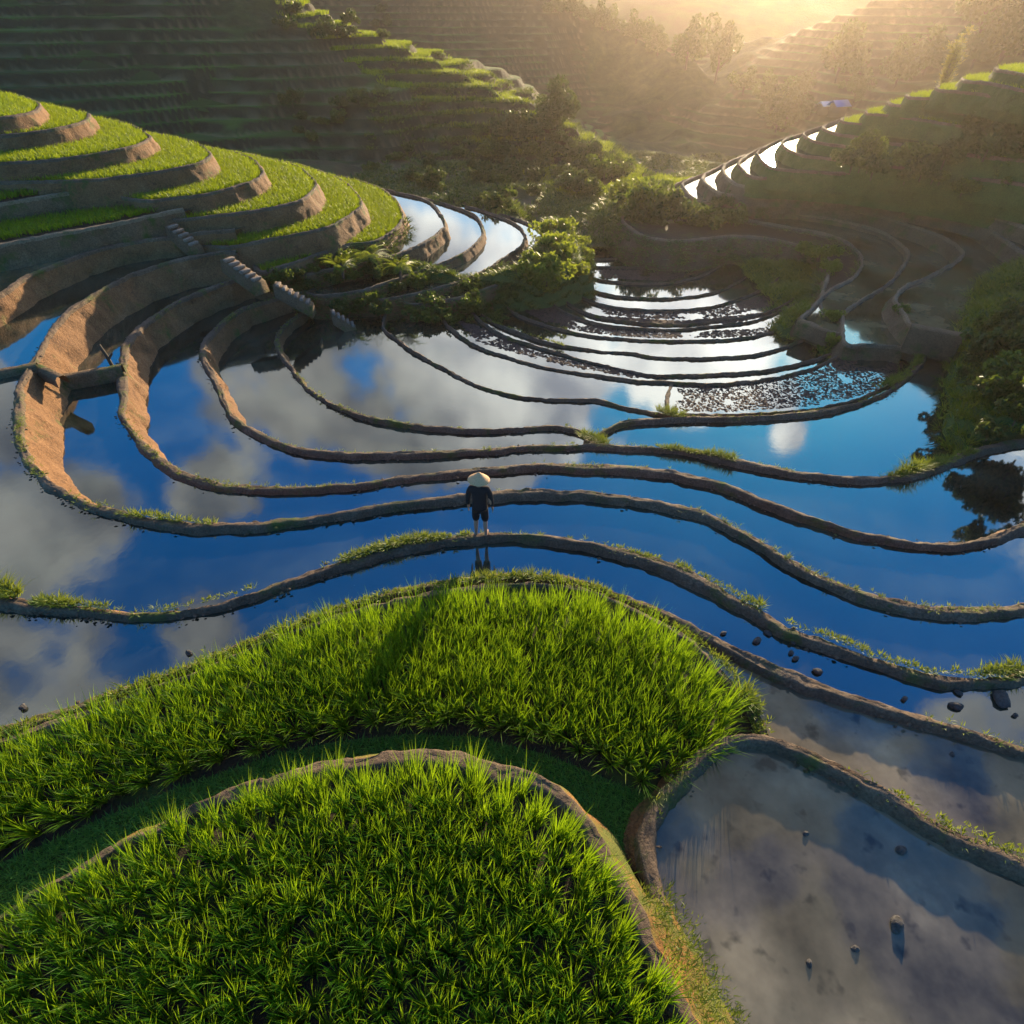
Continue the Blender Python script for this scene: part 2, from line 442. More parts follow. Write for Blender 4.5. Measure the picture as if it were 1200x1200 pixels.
near(-2.95, [(553, 345), (548, 358), (560, 373), (590, 393), (620, 403), (650, 412), (690, 423), (730, 432), (770, 439), (850, 438), (900, 433), (950, 422), (985, 408), (985, 395)], width=.14, level=-.085, drop=.4, yr=5)
near(-3.05, [(560, 350), (557, 362), (575, 376), (610, 391), (650, 403), (700, 410), (740, 413), (770, 418), (860, 418), (900, 412), (935, 400), (950, 388), (975, 388)], width=.13, level=-.085, drop=.3, yr=5)
near(-3.2, [(598, 335), (591, 350), (602, 366), (640, 381), (690, 393), (730, 396), (770, 399), (850, 397), (900, 390), (925, 382), (950, 370)], width=.13, level=-.085, drop=.3, yr=6)
near(-3.35, [(640, 340), (645, 352), (665, 367), (700, 379), (740, 384), (790, 385), (850, 380), (890, 373), (932, 355), (955, 335)], width=.12, level=-.085, drop=.3, yr=6)
near(-3.45, [(650, 335), (660, 350), (690, 368), (740, 377), (800, 379), (860, 373), (905, 363), (935, 345), (960, 325)], width=.12, level=-.085, drop=.3, yr=6)
near(-3.6, [(662, 325), (668, 340), (700, 356), (740, 362), (790, 363), (840, 357), (880, 345), (918, 322), (925, 305)], width=.12, level=-.085, drop=.3, yr=6)
near(-3.75, [(668, 315), (675, 330), (705, 343), (750, 349), (790, 349), (830, 343), (862, 332), (886, 312), (885, 297)], width=.11, level=-.085, drop=.3, yr=6)
near(-3.9, [(680, 305), (688, 322), (715, 329), (760, 332), (800, 329), (835, 316), (856, 300), (850, 285)], width=.11, level=-.085, drop=.3, yr=6)
near(-4.05, [(680, 300), (690, 311), (730, 313), (780, 311), (810, 303), (825, 290), (815, 280)], width=.11, level=-.085, drop=.3, yr=6)
near(-4.15, [(686, 295), (695, 303), (730, 302), (765, 299), (790, 290), (790, 280)], width=.11, level=-.085, drop=.4, yr=6)
struct(flat_poly('water', px_poly([(560, 420), (1010, 420), (960, 262), (728, 262), (700, 285), (650, 300)], -4.32), -4.32, M['water']), 'lowest flooded paddy at the bottom of the bowl')
for pts, z in (([(690, 274), (722, 262), (740, 262), (735, 272), (700, 283)], -4.40), ([(655, 282), (690, 276), (695, 285), (665, 291)], -4.44), ([(640, 246), (700, 250), (745, 243), (722, 228), (660, 236)], -4.9)):
    struct(flat_poly('water', px_poly(pts, z), z, M['water']))
# link bund between two pools
def ribbon(pts, z, **k):
    P = spline([at(x, y, z)[:2] for x, y in pts]); return line_mesh('terrace', P, z, k.pop('drop', .3), 1, **k)
ribbon([(788, 447), (783, 462), (782, 486)], -2.84, width=.22, wallm='bund')
ribbon([(690, 508), (696, 516), (692, 523)], -1.95, width=.6, wallm='bund')

# outer left levels
def left(z, pts, top, ystart=0, **k):
    a = at(*pts[0], z)
    e = at(*pts[-1], z)
    return plate(pts, z, None, top=top, side=-1, close_world=[(e[0] + 1, e[1] + 4), (-60, e[1] + 6), (-60, a[1])], **k)
LF1 = left(.45, [(-160, 430), (-80, 385), (0, 345), (30, 325), (90, 300), (150, 284), (200, 277), (240, 271), (275, 268)], 'water_olive', drop=.9, batter=.3)
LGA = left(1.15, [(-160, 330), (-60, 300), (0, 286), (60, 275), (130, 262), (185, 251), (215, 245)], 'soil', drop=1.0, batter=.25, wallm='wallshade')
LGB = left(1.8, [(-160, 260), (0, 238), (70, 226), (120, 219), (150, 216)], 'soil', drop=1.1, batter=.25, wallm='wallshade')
# left spur with its rounded green terraces
TS = []
def spur(z, pts, top, back, **k):
    r = plate(pts, z, back, top=top, side=-1, width=k.pop('width', .22), up=.03, drop=k.pop('drop', 1.05), batter=k.pop('batter', .38), jit=.6, **k)
    TS.append((z, r)); return r
spur(-2.28, [(458, 340), (470, 352), (490, 356), (540, 347), (580, 333), (598, 321), (617, 300), (633, 286), (637, 277), (630, 266), (603, 255), (585, 250)], 'water', [(300, 240), (400, 320)], drop=1.4)
spur(-2.03, [(398, 334), (410, 347), (430, 352), (480, 344), (525, 333), (565, 317), (595, 298), (612, 286), (615, 274), (600, 259), (562, 245), (545, 241)], 'water', [(280, 230), (350, 305)], drop=1.4)
spur(-1.75, [(345, 326), (356, 340), (375, 346), (420, 340), (460, 328), (500, 314), (540, 298), (560, 282), (566, 270), (555, 251), (507, 234), (490, 230)], 'water', [(260, 220), (290, 290)], drop=1.4)
spur(-1.25, [(292, 304), (300, 318), (318, 326), (360, 320), (400, 312), (445, 303), (490, 287), (513, 272), (521, 259), (502, 235), (462, 224), (445, 220)], 'water', [(230, 215), (240, 280)], drop=1.4)
GT = [
 (-.8, [(292, 292), (294, 306), (306, 318), (325, 313), (360, 302), (400, 287), (440, 281), (466, 264), (471, 246), (451, 223), (415, 210), (395, 205)], [(150, 200), (215, 262)]),
 (.05, [(90, 300), (200, 286), (270, 287), (310, 280), (350, 273), (385, 265), (412, 250), (423, 236), (402, 211), (360, 195), (340, 190)], [(100, 185), (60, 280)]),
 (.85, [(60, 275), (150, 262), (215, 256), (260, 251), (300, 246), (350, 235), (366, 222), (368, 211), (346, 193), (302, 182), (280, 178)], [(50, 172), (50, 262)]),
 (1.5, [(0, 240), (100, 226), (165, 234), (200, 231), (240, 226), (290, 213), (306, 204), (306, 197), (290, 183), (250, 173), (225, 169)], [(-30, 165), (-30, 240)]),
 (2.2, [(-160, 224), (-60, 215), (0, 212), (100, 210), (140, 206), (180, 201), (228, 192), (244, 184), (244, 177), (225, 165), (183, 156), (160, 152)], [(-120, 148), (-120, 215)]),
 (2.8, [(-160, 196), (-60, 192), (0, 190), (50, 187), (100, 181), (150, 172), (173, 163), (173, 157), (150, 145), (115, 137), (95, 133)], [(-160, 132)]),
 (3.4, [(-160, 170), (-60, 162), (0, 158), (50, 153), (90, 145), (103, 139), (98, 131), (50, 121), (30, 118)], [(-160, 116)]),
 (3.95, [(-160, 146), (-50, 141), (0, 138), (30, 133), (44, 127), (42, 119), (20, 111), (0, 108), (-20, 106)], [(-160, 105)]),
]
for z, pts, back in GT: spur(z, pts, 'soil', back)

# right side: levels that wrap the far wall of the bowl and the spur beyond it
def right(z, pts, back, top='water', **k):
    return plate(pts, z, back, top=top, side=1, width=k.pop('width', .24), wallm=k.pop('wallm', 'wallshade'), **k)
KB = []
KB.append(right(-2.6, [(968, 372), (962, 352), (970, 325), (972, 303), (945, 289), (900, 279), (850, 276), (800, 281), (760, 277), (742, 268), (730, 255), (740, 236)], [(800, 225), (1300, 225), (1300, 360), (1010, 372)], 'soil', drop=1.7, batter=.5)[0])
KB.append(right(-2.5, [(1000, 392), (972, 388), (950, 378), (940, 373), (952, 361), (972, 340), (997, 326), (1011, 309), (1006, 295), (980, 277), (940, 268), (880, 258), (830, 256), (790, 250)], [(790, 228), (1300, 225), (1300, 395)], 'water_olive', drop=.8, batter=.5)[0])
K = [
 (-2.35, [(1060, 408), (1040, 405), (1010, 404), (993, 403), (988, 385), (990, 365), (1020, 345), (1048, 325), (1063, 305), (1062, 291), (1035, 272), (990, 260), (940, 252), (880, 244), (840, 246), (796, 241), (782, 230), (784, 222), (800, 212), (815, 207)], (830, 206)),
 (-1.8, [(1160, 402), (1125, 398), (1085, 392), (1068, 380), (1056, 364), (1050, 349), (1060, 335), (1090, 322), (1125, 303), (1127, 292), (1100, 275), (1060, 262), (1025, 252), (990, 245), (930, 238), (870, 238), (822, 236), (803, 222), (802, 213), (824, 204), (840, 199)], (850, 198)),
 (-1.25, [(1300, 345), (1240, 320), (1195, 292), (1160, 268), (1130, 257), (1100, 251), (1060, 242), (1000, 233), (940, 228), (880, 229), (845, 226), (827, 213), (826, 205), (847, 193), (860, 189)], (870, 188)),
 (-.7, [(1300, 300), (1240, 280), (1190, 262), (1130, 246), (1050, 230), (980, 221), (900, 219), (864, 216), (849, 203), (849, 194), (866, 185), (880, 180)], (890, 179)),
 (-.15, [(1300, 262), (1200, 245), (1100, 228), (1000, 215), (930, 209), (885, 207), (869, 196), (868, 187), (888, 175), (900, 170)], (910, 169)),
 (.38, [(1300, 248), (1200, 232), (1100, 215), (1000, 204), (940, 200), (906, 196), (890, 185), (891, 175), (916, 163), (928, 158)], (940, 157)),
 (.95, [(1300, 232), (1200, 216), (1100, 202), (1000, 189), (960, 184), (936, 180), (920, 171), (919, 163), (943, 155), (950, 152)], (960, 151)),
 (1.4, [(1300, 216), (1200, 200), (1100, 189), (1020, 176), (980, 170), (960, 167), (945, 161), (944, 155), (965, 147), (975, 143)], (985, 142)),
 (1.85, [(1300, 200), (1200, 187), (1100, 177), (1040, 167), (1000, 160), (985, 158), (968, 152), (967, 147), (986, 139), (1000, 136)], (1010, 135)),
]
for z, pts, b in K:
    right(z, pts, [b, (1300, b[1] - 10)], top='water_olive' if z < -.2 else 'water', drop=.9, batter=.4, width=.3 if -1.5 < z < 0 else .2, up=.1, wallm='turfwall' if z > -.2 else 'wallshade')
RG = [
 (2.3, [(1300, 186), (1200, 172), (1140, 160), (1060, 148), (1010, 145), (990, 143), (988, 139), (1010, 134), (1030, 131)], 1050),
 (2.8, [(1300, 168), (1200, 157), (1130, 147), (1070, 138), (1035, 134), (1018, 133), (1016, 129), (1035, 125), (1055, 122)], 1070),
 (3.25, [(1300, 156), (1200, 144), (1140, 134), (1085, 126), (1055, 124), (1044, 122), (1043, 119), (1058, 116), (1075, 114)], 1090),
 (3.7, [(1300, 143), (1200, 130), (1150, 122), (1100, 115), (1078, 114), (1066, 113), (1065, 110), (1080, 107.5), (1095, 106)], 1110),
 (4.15, [(1300, 130), (1200, 118), (1150, 110), (1120, 106), (1110, 105.5), (1100, 103.5), (1101, 100), (1115, 98), (1125, 97)], 1140),
 (4.6, [(1300, 115), (1200, 105), (1165, 98), (1150, 95.5), (1140, 95), (1129, 93), (1131, 89.5), (1145, 87.5), (1160, 86.5)], 1180),
 (5.1, [(1300, 100), (1220, 90), (1195, 85.5), (1180, 83), (1170, 81.5), (1168, 79), (1180, 76.5), (1200, 75)], 1230),
]
RGP = []
for z, pts, xb in RG:
    RGP.append(right(z, pts, [(1300, pts[-1][1] - 3)], 'soil', drop=.8, batter=.3, wallm='turfwall'))

# foreground: rice fields above the bowl and the pool at lower right
G1 = near(.12, [(-200, 920), (-60, 880), (0, 857), (100, 825), (200, 789), (300, 748), (400, 711), (450, 696), (500, 685), (560, 677), (610, 675), (660, 680), (700, 690), (760, 712), (820, 742), (900, 783), (960, 806), (1000, 820), (1060, 838), (1120, 853), (1200, 877), (1300, 910)], width=.30, drop=.4, top='water_mud')
G1B = at(0, 0, 0)
# the planted half: a low earth shelf inside that pool
shelf = [(-200, 935), (-60, 893), (0, 868), (100, 836), (200, 800), (300, 759), (400, 722), (450, 707), (500, 696), (560, 688), (610, 686), (660, 690), (700, 698), (740, 714), (800, 748), (850, 795), (880, 832), (893, 858), (890, 880), (850, 900), (800, 950), (770, 1000)]
G2 = plate(shelf, .22, [(700, 1200), (-200, 1250)], top='soil', drop=.25, side=1, width=.24, level=-.08, wallm='moss')
BR = plate([(790, 1130), (765, 1050), (755, 1000), (758, 975), (775, 940), (805, 905), (835, 878), (865, 867), (900, 870), (950, 888), (1000, 912), (1050, 942), (1110, 975), (1200, 1013), (1320, 1060)], .42, [(1320, 1350), (850, 1350)], top='water_mud', drop=.5, side=1, width=.36)
G3 = plate([(-250, 1180), (-100, 1120), (0, 1068), (60, 1030), (120, 1000), (200, 965), (290, 930), (380, 906), (440, 897), (500, 893), (560, 900), (620, 917), (670, 948), (700, 985), (730, 1040), (755, 1090), (785, 1150), (815, 1210), (850, 1290)], 1.0, [(850, 1400), (-250, 1400)], top='soil', drop=.9, side=1, width=.28, level=-.06, batter=.55, wallm='moss')
ribbon([(738, 1062), (757, 1095), (787, 1155), (817, 1215), (852, 1290), (880, 1340)], .93, width=.2, wallm='moss', drop=.75, batter=1.0)
# grass path between the two fields
VP = [(-250, 1090), (0, 1012), (120, 958), (220, 918), (330, 882), (400, 868), (480, 860), (560, 864), (640, 884), (710, 912), (765, 935), (790, 950), (772, 985), (760, 1012), (745, 1022), (700, 995), (640, 945), (560, 915), (480, 908), (380, 920), (200, 980), (60, 1045), (-100, 1130), (-250, 1190)]

def knoll(pts, z0, hgt, name='ground', m='turf'):
    """low rounded bank over a polygon"""
    poly = px_poly(pts, z0); P = np.array(poly); lo, hi = P.min(0) - .3, P.max(0) + .3
    st = .3
    X, Y = np.meshgrid(np.arange(lo[0], hi[0], st), np.arange(lo[1], hi[1], st), indexing='ij')
    q = np.c_[X.ravel(), Y.ravel()]; ins = in_poly(q, P)
    seg = np.full(len(q), 1e9)
    for i in range(len(P)):
        a, b = P[i], P[(i + 1) % len(P)]; ab = b - a
        t = np.clip(((q - a) @ ab) / (ab @ ab + 1e-9), 0, 1)
        seg = np.minimum(seg, np.linalg.norm(q - (a + t[:, None] * ab), axis=1))
    d = np.where(ins, seg, -seg)
    Z = z0 + hgt * np.clip(1 - np.exp(-np.clip(d, -2, 9) * 1.1), -1, 1) + .18 * hgt * fbm(q[:, 0] * .5, q[:, 1] * .5, 2, 4) - .05
    return struct(npobj(name, np.c_[q, Z], [grid_faces(X.shape[0], X.shape[1])], M[m], smooth=True)), (q, Z)
BANKS = []

def bank(pts, z0, h, **k):
    o, (q, Z) = knoll(pts, z0, h, **k); BANKS.append((q, Z)); return q, Z
bank([(330, 322), (370, 345), (420, 352), (480, 350), (530, 352), (590, 348), (640, 342), (690, 322), (690, 300), (668, 275), (640, 255), (625, 300), (590, 330), (540, 335), (500, 328), (455, 300), (425, 280), (380, 295)], -2.75, 1.5)
bank([(700, 300), (760, 272), (740, 262), (700, 262), (660, 285)], -4.45, .25)
bank([(1118, 385), (1120, 440), (1118, 500), (1135, 530), (1190, 520), (1320, 520), (1320, 280), (1200, 300), (1150, 330)], -2.1, 1.5)
bank([(745, 285), (800, 288), (850, 283), (905, 288), (960, 305), (975, 300), (945, 278), (890, 262), (840, 250), (800, 245), (770, 235), (735, 245), (728, 262)], -4.2, 2.0)
bank([(966, 410), (975, 418), (993, 408), (994, 385), (990, 362), (976, 362), (968, 385)], -3.0, .6)
bank([(918, 380), (925, 386), (945, 376), (958, 360), (950, 350), (928, 362)], -3.0, .7)
bank([(1030, 468), (1070, 440), (1085, 410), (1072, 384), (1055, 350), (1030, 352), (1028, 380), (1045, 405), (1062, 425), (1040, 455)], -2.95, .6)
bank([(600, 262), (640, 262), (700, 256), (720, 244), (700, 232), (640, 238)], -4.9, .3)

# ------------------------------------------------------------------ far land
RIDGES = [
 (.45, [(-110, 96, 24), (-60, 88, 19), (-25.7, 80, 10.7), (-15, 74.8, 5.6), (-6, 69, 2.8), (3, 62, .25), (8.8, 50, -3.4)]),
 (.55, [(-30, 150, 22), (-5.7, 137, 13.6), (16.3, 121, 3.4), (26, 111, 0), (34.6, 102, -4.2), (37, 90, -8)]),
 (.5, [(110, 70, 13), (70, 62, 9), (50, 56, 5), (34, 50, 1), (22, 46, -2.5)]),
 (.10, [(-60, 44, .8), (-12, 41, -1.2), (-3, 43, -2.6)]),
 (.4, [(42, 116, -3), (52, 114, 5), (62, 112, 11), (80, 104, 15), (115, 95, 20)]),
 (.25, [(-400, 300, 27), (-100, 250, 24), (0, 240, 20), (60, 250, 15), (120, 250, 17), (260, 280, 25), (500, 320, 27)]),
 (.35, [(5, 172, 4), (40, 176, 10), (75, 172, 12), (110, 165, 18)]),
 (.3, [(40, 180, -2), (110, 200, 12), (200, 215, 24)]),
]
def hfar(x, y):
    x = np.asarray(x, float); y = np.asarray(y, float)
    wx = x + 4.0 * fbm(x * .06, y * .06, 1, 4); wy = y + 4.5 * fbm(x * .06, y * .06, 7, 4)
    H = -4.95 - .11 * np.clip(y - 40, 0, 110) + 0 * x
    for sl_, pts in RIDGES:
        best = np.full(x.shape, -1e9)
        for a, b in zip(pts[:-1], pts[1:]):
            a, b = np.array(a, float), np.array(b, float); ab = b[:2] - a[:2]
            t = np.clip(((wx - a[0]) * ab[0] + (wy - a[1]) * ab[1]) / (ab @ ab), 0, 1)
            d = np.hypot(wx - a[0] - t * ab[0], wy - a[1] - t * ab[1])
            best = np.maximum(best, a[2] + t * (b[2] - a[2]) - sl_ * d)
        H = np.maximum(H, best)
    return H
def terraced(x, y):
    H = hfar(x, y)
    far = np.clip((y - 150) / 60, 0, 1)
    st = .8
    q = H / st + .55 * fbm(x * .11, y * .11, 21, 3); f = q - np.floor(q)
    global LIP
    LIP = np.exp(-((f - .60) / .07) ** 2)
    k = np.clip((f - .62) / .38, 0, 1); k = k * k * (3 - 2 * k)
    T = st * (np.floor(q) + k)
    rough_ = H + .5 * fbm(x * .25, y * .25, 3, 4) + 2.2 * far * fbm(x * .06, y * .06, 5, 5)
    wild = np.clip(fbm(x * .05 + 3, y * .05, 11, 4) * 2.6 - .75, 0, 1)
    wild = np.maximum(wild, np.clip((x - 8) / 8, 0, 1) * (x < 40) * np.clip((60 - y) / 8, 0, 1))
    wild = np.maximum(wild, far)
    Z = T * (1 - wild) + rough_ * wild
    return Z, wild, H
def hill_mat():
    m, t, o = mat('terraced_hillside')
    ge = t.nodes.new('ShaderNodeNewGeometry')
    sx = t.nodes.new('ShaderNodeSeparateXYZ'); t.links.new(ge.outputs['Normal'], sx.inputs[0])
    a = t.nodes.new('ShaderNodeAttribute'); a.attribute_name = 'rnd'
    flatc = ramp(t, noise(t, .06, 4, .6), [(.40, (.05, .045, .018)), (.5, (.045, .08, .012)), (.62, (.07, .13, .014))])
    ris = ramp(t, noise(t, .5, 5, .6), [(.3, (.028, .024, .01)), (.7, (.06, .05, .02))])
    f = ramp(t, sx.outputs['Z'], [(.82, (0, 0, 0)), (.95, (1, 1, 1))])
    c = mixc(t, f, ris, flatc)
    wildc = ramp(t, noise(t, .7, 8, .7), [(.3, (.012, .022, .006)), (.5, (.03, .05, .012)), (.7, (.06, .085, .018))])
    c = mixc(t, a.outputs['Fac'], c, wildc)
    a2 = t.nodes.new('ShaderNodeAttribute'); a2.attribute_name = 'lip'
    lm = t.nodes.new('ShaderNodeMath'); lm.operation = 'MULTIPLY'; lm.inputs[1].default_value = .7; t.links.new(a2.outputs['Fac'], lm.inputs[0])
    c = mixc(t, lm.outputs[0], c, (.17, .14, .07))
    princ(t, o, c, .9, .15, bump(t, noise(t, 2.5, 6, .7), .8, .3))
    return m
M['hill'] = hill_mat()
def sheet(x0, x1, y0, y1, st, name):
    X, Y = np.meshgrid(np.arange(x0, x1 + .01, st), np.arange(y0, y1 + .01, st), indexing='ij')
    Z, wild, H = terraced(X.ravel(), Y.ravel())
    lip = LIP * (1 - wild)
    if st > 1: Z = Z - 0.6
    near_ = np.clip((44 - Y.ravel()) / 4, 0, 1) * (X.ravel() > -6)
    Z = Z - near_ * .6
    o = npobj(name, np.c_[X.ravel(), Y.ravel(), Z], [grid_faces(X.shape[0], X.shape[1])[:, ::-1]], M['hill'], rnd=wild, smooth=True)
    a = o.data.attributes.new('lip', 'FLOAT', 'POINT'); a.data.foreach_set('value', lip.astype(np.float32))
    return struct(o)
sheet(-75, 75, 38.5, 150, .36, 'hills')
sheet(-900, 900, 60, 900, 6.0, 'hills')
struct(flat_poly('ground', [(-900, -300), (900, -300), (900, 80), (-900, 80)], -9, M['soil']))

def hit(px, py, tmin=34):
    dx, dy, dz = ray(px, py)
    t = np.arange(tmin, 500, .25)
    Z, _, _ = terraced(dx * t, dy * t)
    k = np.argmax(CAMH + dz * t < Z)
    return (dx * t[k], dy * t[k], float(Z[k])), t[k]

# ------------------------------------------------------------------ rice, grass, plants
def blades(C, h, nb, lean=.35, droop=.5, width=.012, jitter=.04, segs=3, seed=0, cvar=.25, dirbias=None):
    """C (n,3) clump centres -> V,F,rnd for curved tapered blades"""
    g = np.random.default_rng(seed); n = len(C) * nb
    c = np.repeat(C, nb, 0)
    hh = (np.repeat(h if np.ndim(h) else np.full(len(C), h), nb) * g.uniform(.6, 1.08, n))
    az = g.uniform(0, 2 * math.pi, n); r = np.sqrt(g.random(n)) * jitter
    base = c + np.c_[np.cos(az) * r, np.sin(az) * r, np.zeros(n)]
    az = az + g.normal(0, .5, n)
    D = np.c_[np.cos(az), np.sin(az)] * (g.uniform(.15, 1, n) ** .8 * lean)[:, None]
    B = D / (np.linalg.norm(D, axis=1)[:, None] + 1e-9) * (g.uniform(.1, 1, n) * droop)[:, None]
    if dirbias is not None:
        D = D + np.repeat(dirbias, nb, 0) * g.uniform(.6, 1.2, n)[:, None]
    tw = az + math.pi / 2 + g.normal(0, .6, n)
    Wd = np.c_[np.cos(tw), np.sin(tw)]
    wv = width * g.uniform(.7, 1.3, n)
    rows = []
    for k in range(segs + 1):
        s = k / segs
        xy = base[:, :2] + (D * s + B * s * s) * hh[:, None]
        z = base[:, 2] + hh * (s - .30 * s * s * (droop + lean))
        if k < segs:
            ww = (wv * (1 - .55 * s))[:, None] * Wd
            rows += [np.c_[xy - ww, z], np.c_[xy + ww, z]]
        else: rows.append(np.c_[xy, z])
    V = np.stack(rows, 1).reshape(-1, 3); m = 2 * segs + 1
    o = np.arange(n) * m
    Q = [np.stack([o + 2 * k, o + 2 * k + 1, o + 2 * k + 3, o + 2 * k + 2], -1) for k in range(segs - 1)]
    T = np.stack([o + 2 * segs - 2, o + 2 * segs - 1, o + 2 * segs], -1)
    cr_ = np.clip(np.repeat(g.random(len(C)), nb) * .6 + g.random(n) * .4 + (g.random(n) < .09) * .5, 0, 1)
    F = ([np.vstack(Q)] if Q else []) + [T]
    return V, F, np.repeat(cr_, m)
def stuff_blades(name, label, cat, C, material, **k):
    V, F, r = blades(np.asarray(C), rnd_ if False else k.pop('h'), k.pop('nb'), **k)
    return tag(npobj(name, V, F, M[material], rnd=r), label, cat, kind='stuff')

def edge_out(P2, poly, dist, amount):
    """lean outwards near the border of a field"""
    P = np.asarray(poly)[:, :2]; q = P2; best = np.full(len(q), 1e9); dirv = np.zeros((len(q), 2))
    for i in range(len(P)):
        a, b = P[i], P[(i + 1) % len(P)]; ab = b - a
        t = np.clip(((q - a) @ ab) / (ab @ ab + 1e-9), 0, 1)
        v = (a + t[:, None] * ab) - q; d = np.linalg.norm(v, axis=1)
        m = d < best; best[m] = d[m]; dirv[m] = v[m] / (d[m][:, None] + 1e-6)
    return dirv * (np.clip(1 - best / dist, 0, 1) * amount)[:, None], best

def rice(poly, z, label, h, dens, nb, seed, **k):
    P = scatter(poly, dens, seed)
    db, best = edge_out(P, poly, .5, .45)
    hh = h * (1 + .16 * fbm(P[:, 0] * .5, P[:, 1] * .5, seed, 3) + .05 * np.random.default_rng(seed).normal(size=len(P)))
    C = np.c_[P, np.full(len(P), z)]
    return stuff_blades('rice_crop', label, 'rice', C, k.pop('m', 'rice'), h=hh, nb=nb, seed=seed, dirbias=db, **k)
f1 = px_poly([(-200, 952), (-60, 912), (0, 888), (100, 854), (200, 818), (300, 777), (400, 741), (450, 727), (500, 717), (560, 709), (610, 707), (660, 711), (700, 721), (740, 738), (785, 765), (825, 805), (848, 834), (856, 856), (848, 872), (800, 912), (765, 922), (710, 898), (640, 871), (560, 853), (480, 849), (400, 857), (300, 881), (200, 916), (100, 958), (0, 1002), (-200, 1082)], .14)
rice(f1, .14, 'tall green rice crop curving across the field behind the grass path', .54, 36, 44, 3, lean=.2, droop=.32, width=.0062)
f2 = px_poly([(-250, 1210), (-100, 1140), (0, 1090), (60, 1050), (120, 1018), (200, 980), (290, 946), (380, 921), (440, 912), (500, 908), (560, 914), (610, 932), (655, 963), (685, 1000), (713, 1055), (738, 1105), (768, 1165), (798, 1225), (840, 1320), (-250, 1320)], .94)
rice(f2, .94, 'bright green rice crop filling the field nearest to the viewer', .44, 38, 44, 5, lean=.2, droop=.32, width=.006)
for i, (z, (P, poly, zz)) in enumerate(TS[4:]):
    pl = [p for p in poly if p[0] > -26]
    # keep a narrow margin inside the rim
    Q = np.array(poly)[:, :2]
    pts = scatter(poly, 34, 40 + i)
    pts = pts[(pts[:, 0] > -30)]
    _, bd = edge_out(pts, P[::3], .3, 0)
    pts = pts[(bd > .16) & (bd < 5.5)]
    names = ['lowest', 'second lowest', 'third', 'fourth', 'fifth', 'sixth', 'seventh', 'topmost']
    stuff_blades('rice_crop', f'young lime green rice on the {names[i]} rounded green terrace of the left spur', 'rice', np.c_[pts, np.full(len(pts), zz)], 'rice_far', h=.34, nb=14, seed=60 + i, lean=.4, droop=.4, width=.014, jitter=.1, segs=2)
for i, (P, poly, zz) in enumerate(RGP):
    pts = scatter(poly, 30, 80 + i)
    _, bd = edge_out(pts, P[::3], .3, 0)
    pts = pts[(bd > .14) & (bd < 4) & (pts[:, 0] < 45)]
    stuff_blades('rice_crop', f'young lime green rice on the {["lowest", "second", "third", "fourth", "fifth", "sixth", "topmost"][i]} green terrace step of the right ridge', 'rice', np.c_[pts, np.full(len(pts), zz)], 'rice_far', h=.36, nb=10, seed=90 + i, lean=.4, droop=.4, width=.018, jitter=.1, segs=2)
for i, (pp, zz, lab) in enumerate((([(-160, 315), (-60, 290), (0, 282), (60, 271), (130, 259), (183, 248), (188, 243), (110, 248), (0, 262), (-160, 285)], 1.09, 'dark green rice strip under the left spur, the lower of two'),
                                  ([(-160, 250), (0, 235), (70, 223), (120, 217), (150, 214), (120, 208), (0, 218), (-160, 232)], 1.74, 'narrow green rice strip under the left spur, the upper of two'))):
    pts = scatter(px_poly(pp, zz), 24, 120 + i)
    stuff_blades('rice_crop', lab, 'rice', np.c_[pts, np.full(len(pts), zz)], 'rice', h=.34, nb=14, seed=121 + i, lean=.4, droop=.4, width=.013, jitter=.1, segs=2)

def verge(pts, z, label, wid=.16, h=.16, dens=60, seed=0, nb=10, off=.05):
    dens *= 1.8; h *= 1.15; wid *= .45; off = .02
    P = spline([at(x, y, z)[:2] for x, y in pts], 1 / dens * 1.6)
    n = normals(P); g = np.random.default_rng(seed)
    s = np.arange(len(P)) / dens * 1.6
    amp = np.clip(.75 + .7 * fbm(s * .9, s * 0, seed, 3), .3 if dens > 90 else .05, 1.6)
    q = P + n * (off + wid * g.normal(0, .5, len(P)))[:, None]
    keep = g.random(len(P)) < np.clip(amp * 1.2, 0, 1)
    q, amp = q[keep], amp[keep]
    return stuff_blades('grass_verge', label, 'grass', np.c_[q, np.full(len(q), z + .0)], 'grass', h=h * np.clip(amp, .4, 1.5), nb=nb, seed=seed, lean=.7, droop=.5, width=.009, jitter=.05, segs=2)
verge([(-80, 688), (0, 694), (20, 700)], 0, 'bright grass clump on the bund at the left border', .2, .25, 60, 1)
verge([(40, 706), (125, 712)], 0, 'low yellow green grass along the bund at the lower left', .18, .16, 60, 2)
verge([(190, 714), (250, 703), (300, 689)], 0, 'thin grass on the bund left of the worker', .12, .14, 30, 3)
verge([(380, 664), (450, 643), (490, 634), (550, 628)], 0, 'grass along the bund at the left of the worker\'s feet', .16, .15, 60, 4)
verge([(718, 641), (770, 656)], 0, 'short grass tuft strip on the bund right of the worker', .16, .16, 60, 5)
verge([(790, 664), (820, 676), (892, 712)], 0, 'thick grass strip along the middle of the front bund', .2, .18, 70, 6)
verge([(925, 730), (1000, 757), (1050, 776), (1120, 790), (1200, 786)], 0, 'long grass verge along the front bund at the right', .2, .19, 70, 7)
verge([(1040, 930), (1110, 968), (1200, 1006), (1260, 1040)], .42, 'yellow green grass verge above the lower right pool', .2, .15, 70, 8)
verge([(150, 603), (250, 614)], -.15, 'sparse grass on the curved bund at the left', .1, .12, 25, 9)
verge([(765, 523), (830, 533), (860, 540)], -1.75, 'bushy grass on the bund in front of the speckled pool', .2, .24, 50, 10)
verge([(1035, 560), (1080, 550), (1140, 530)], -1.75, 'leafy grass on the bund near the right slope', .25, .3, 50, 11)
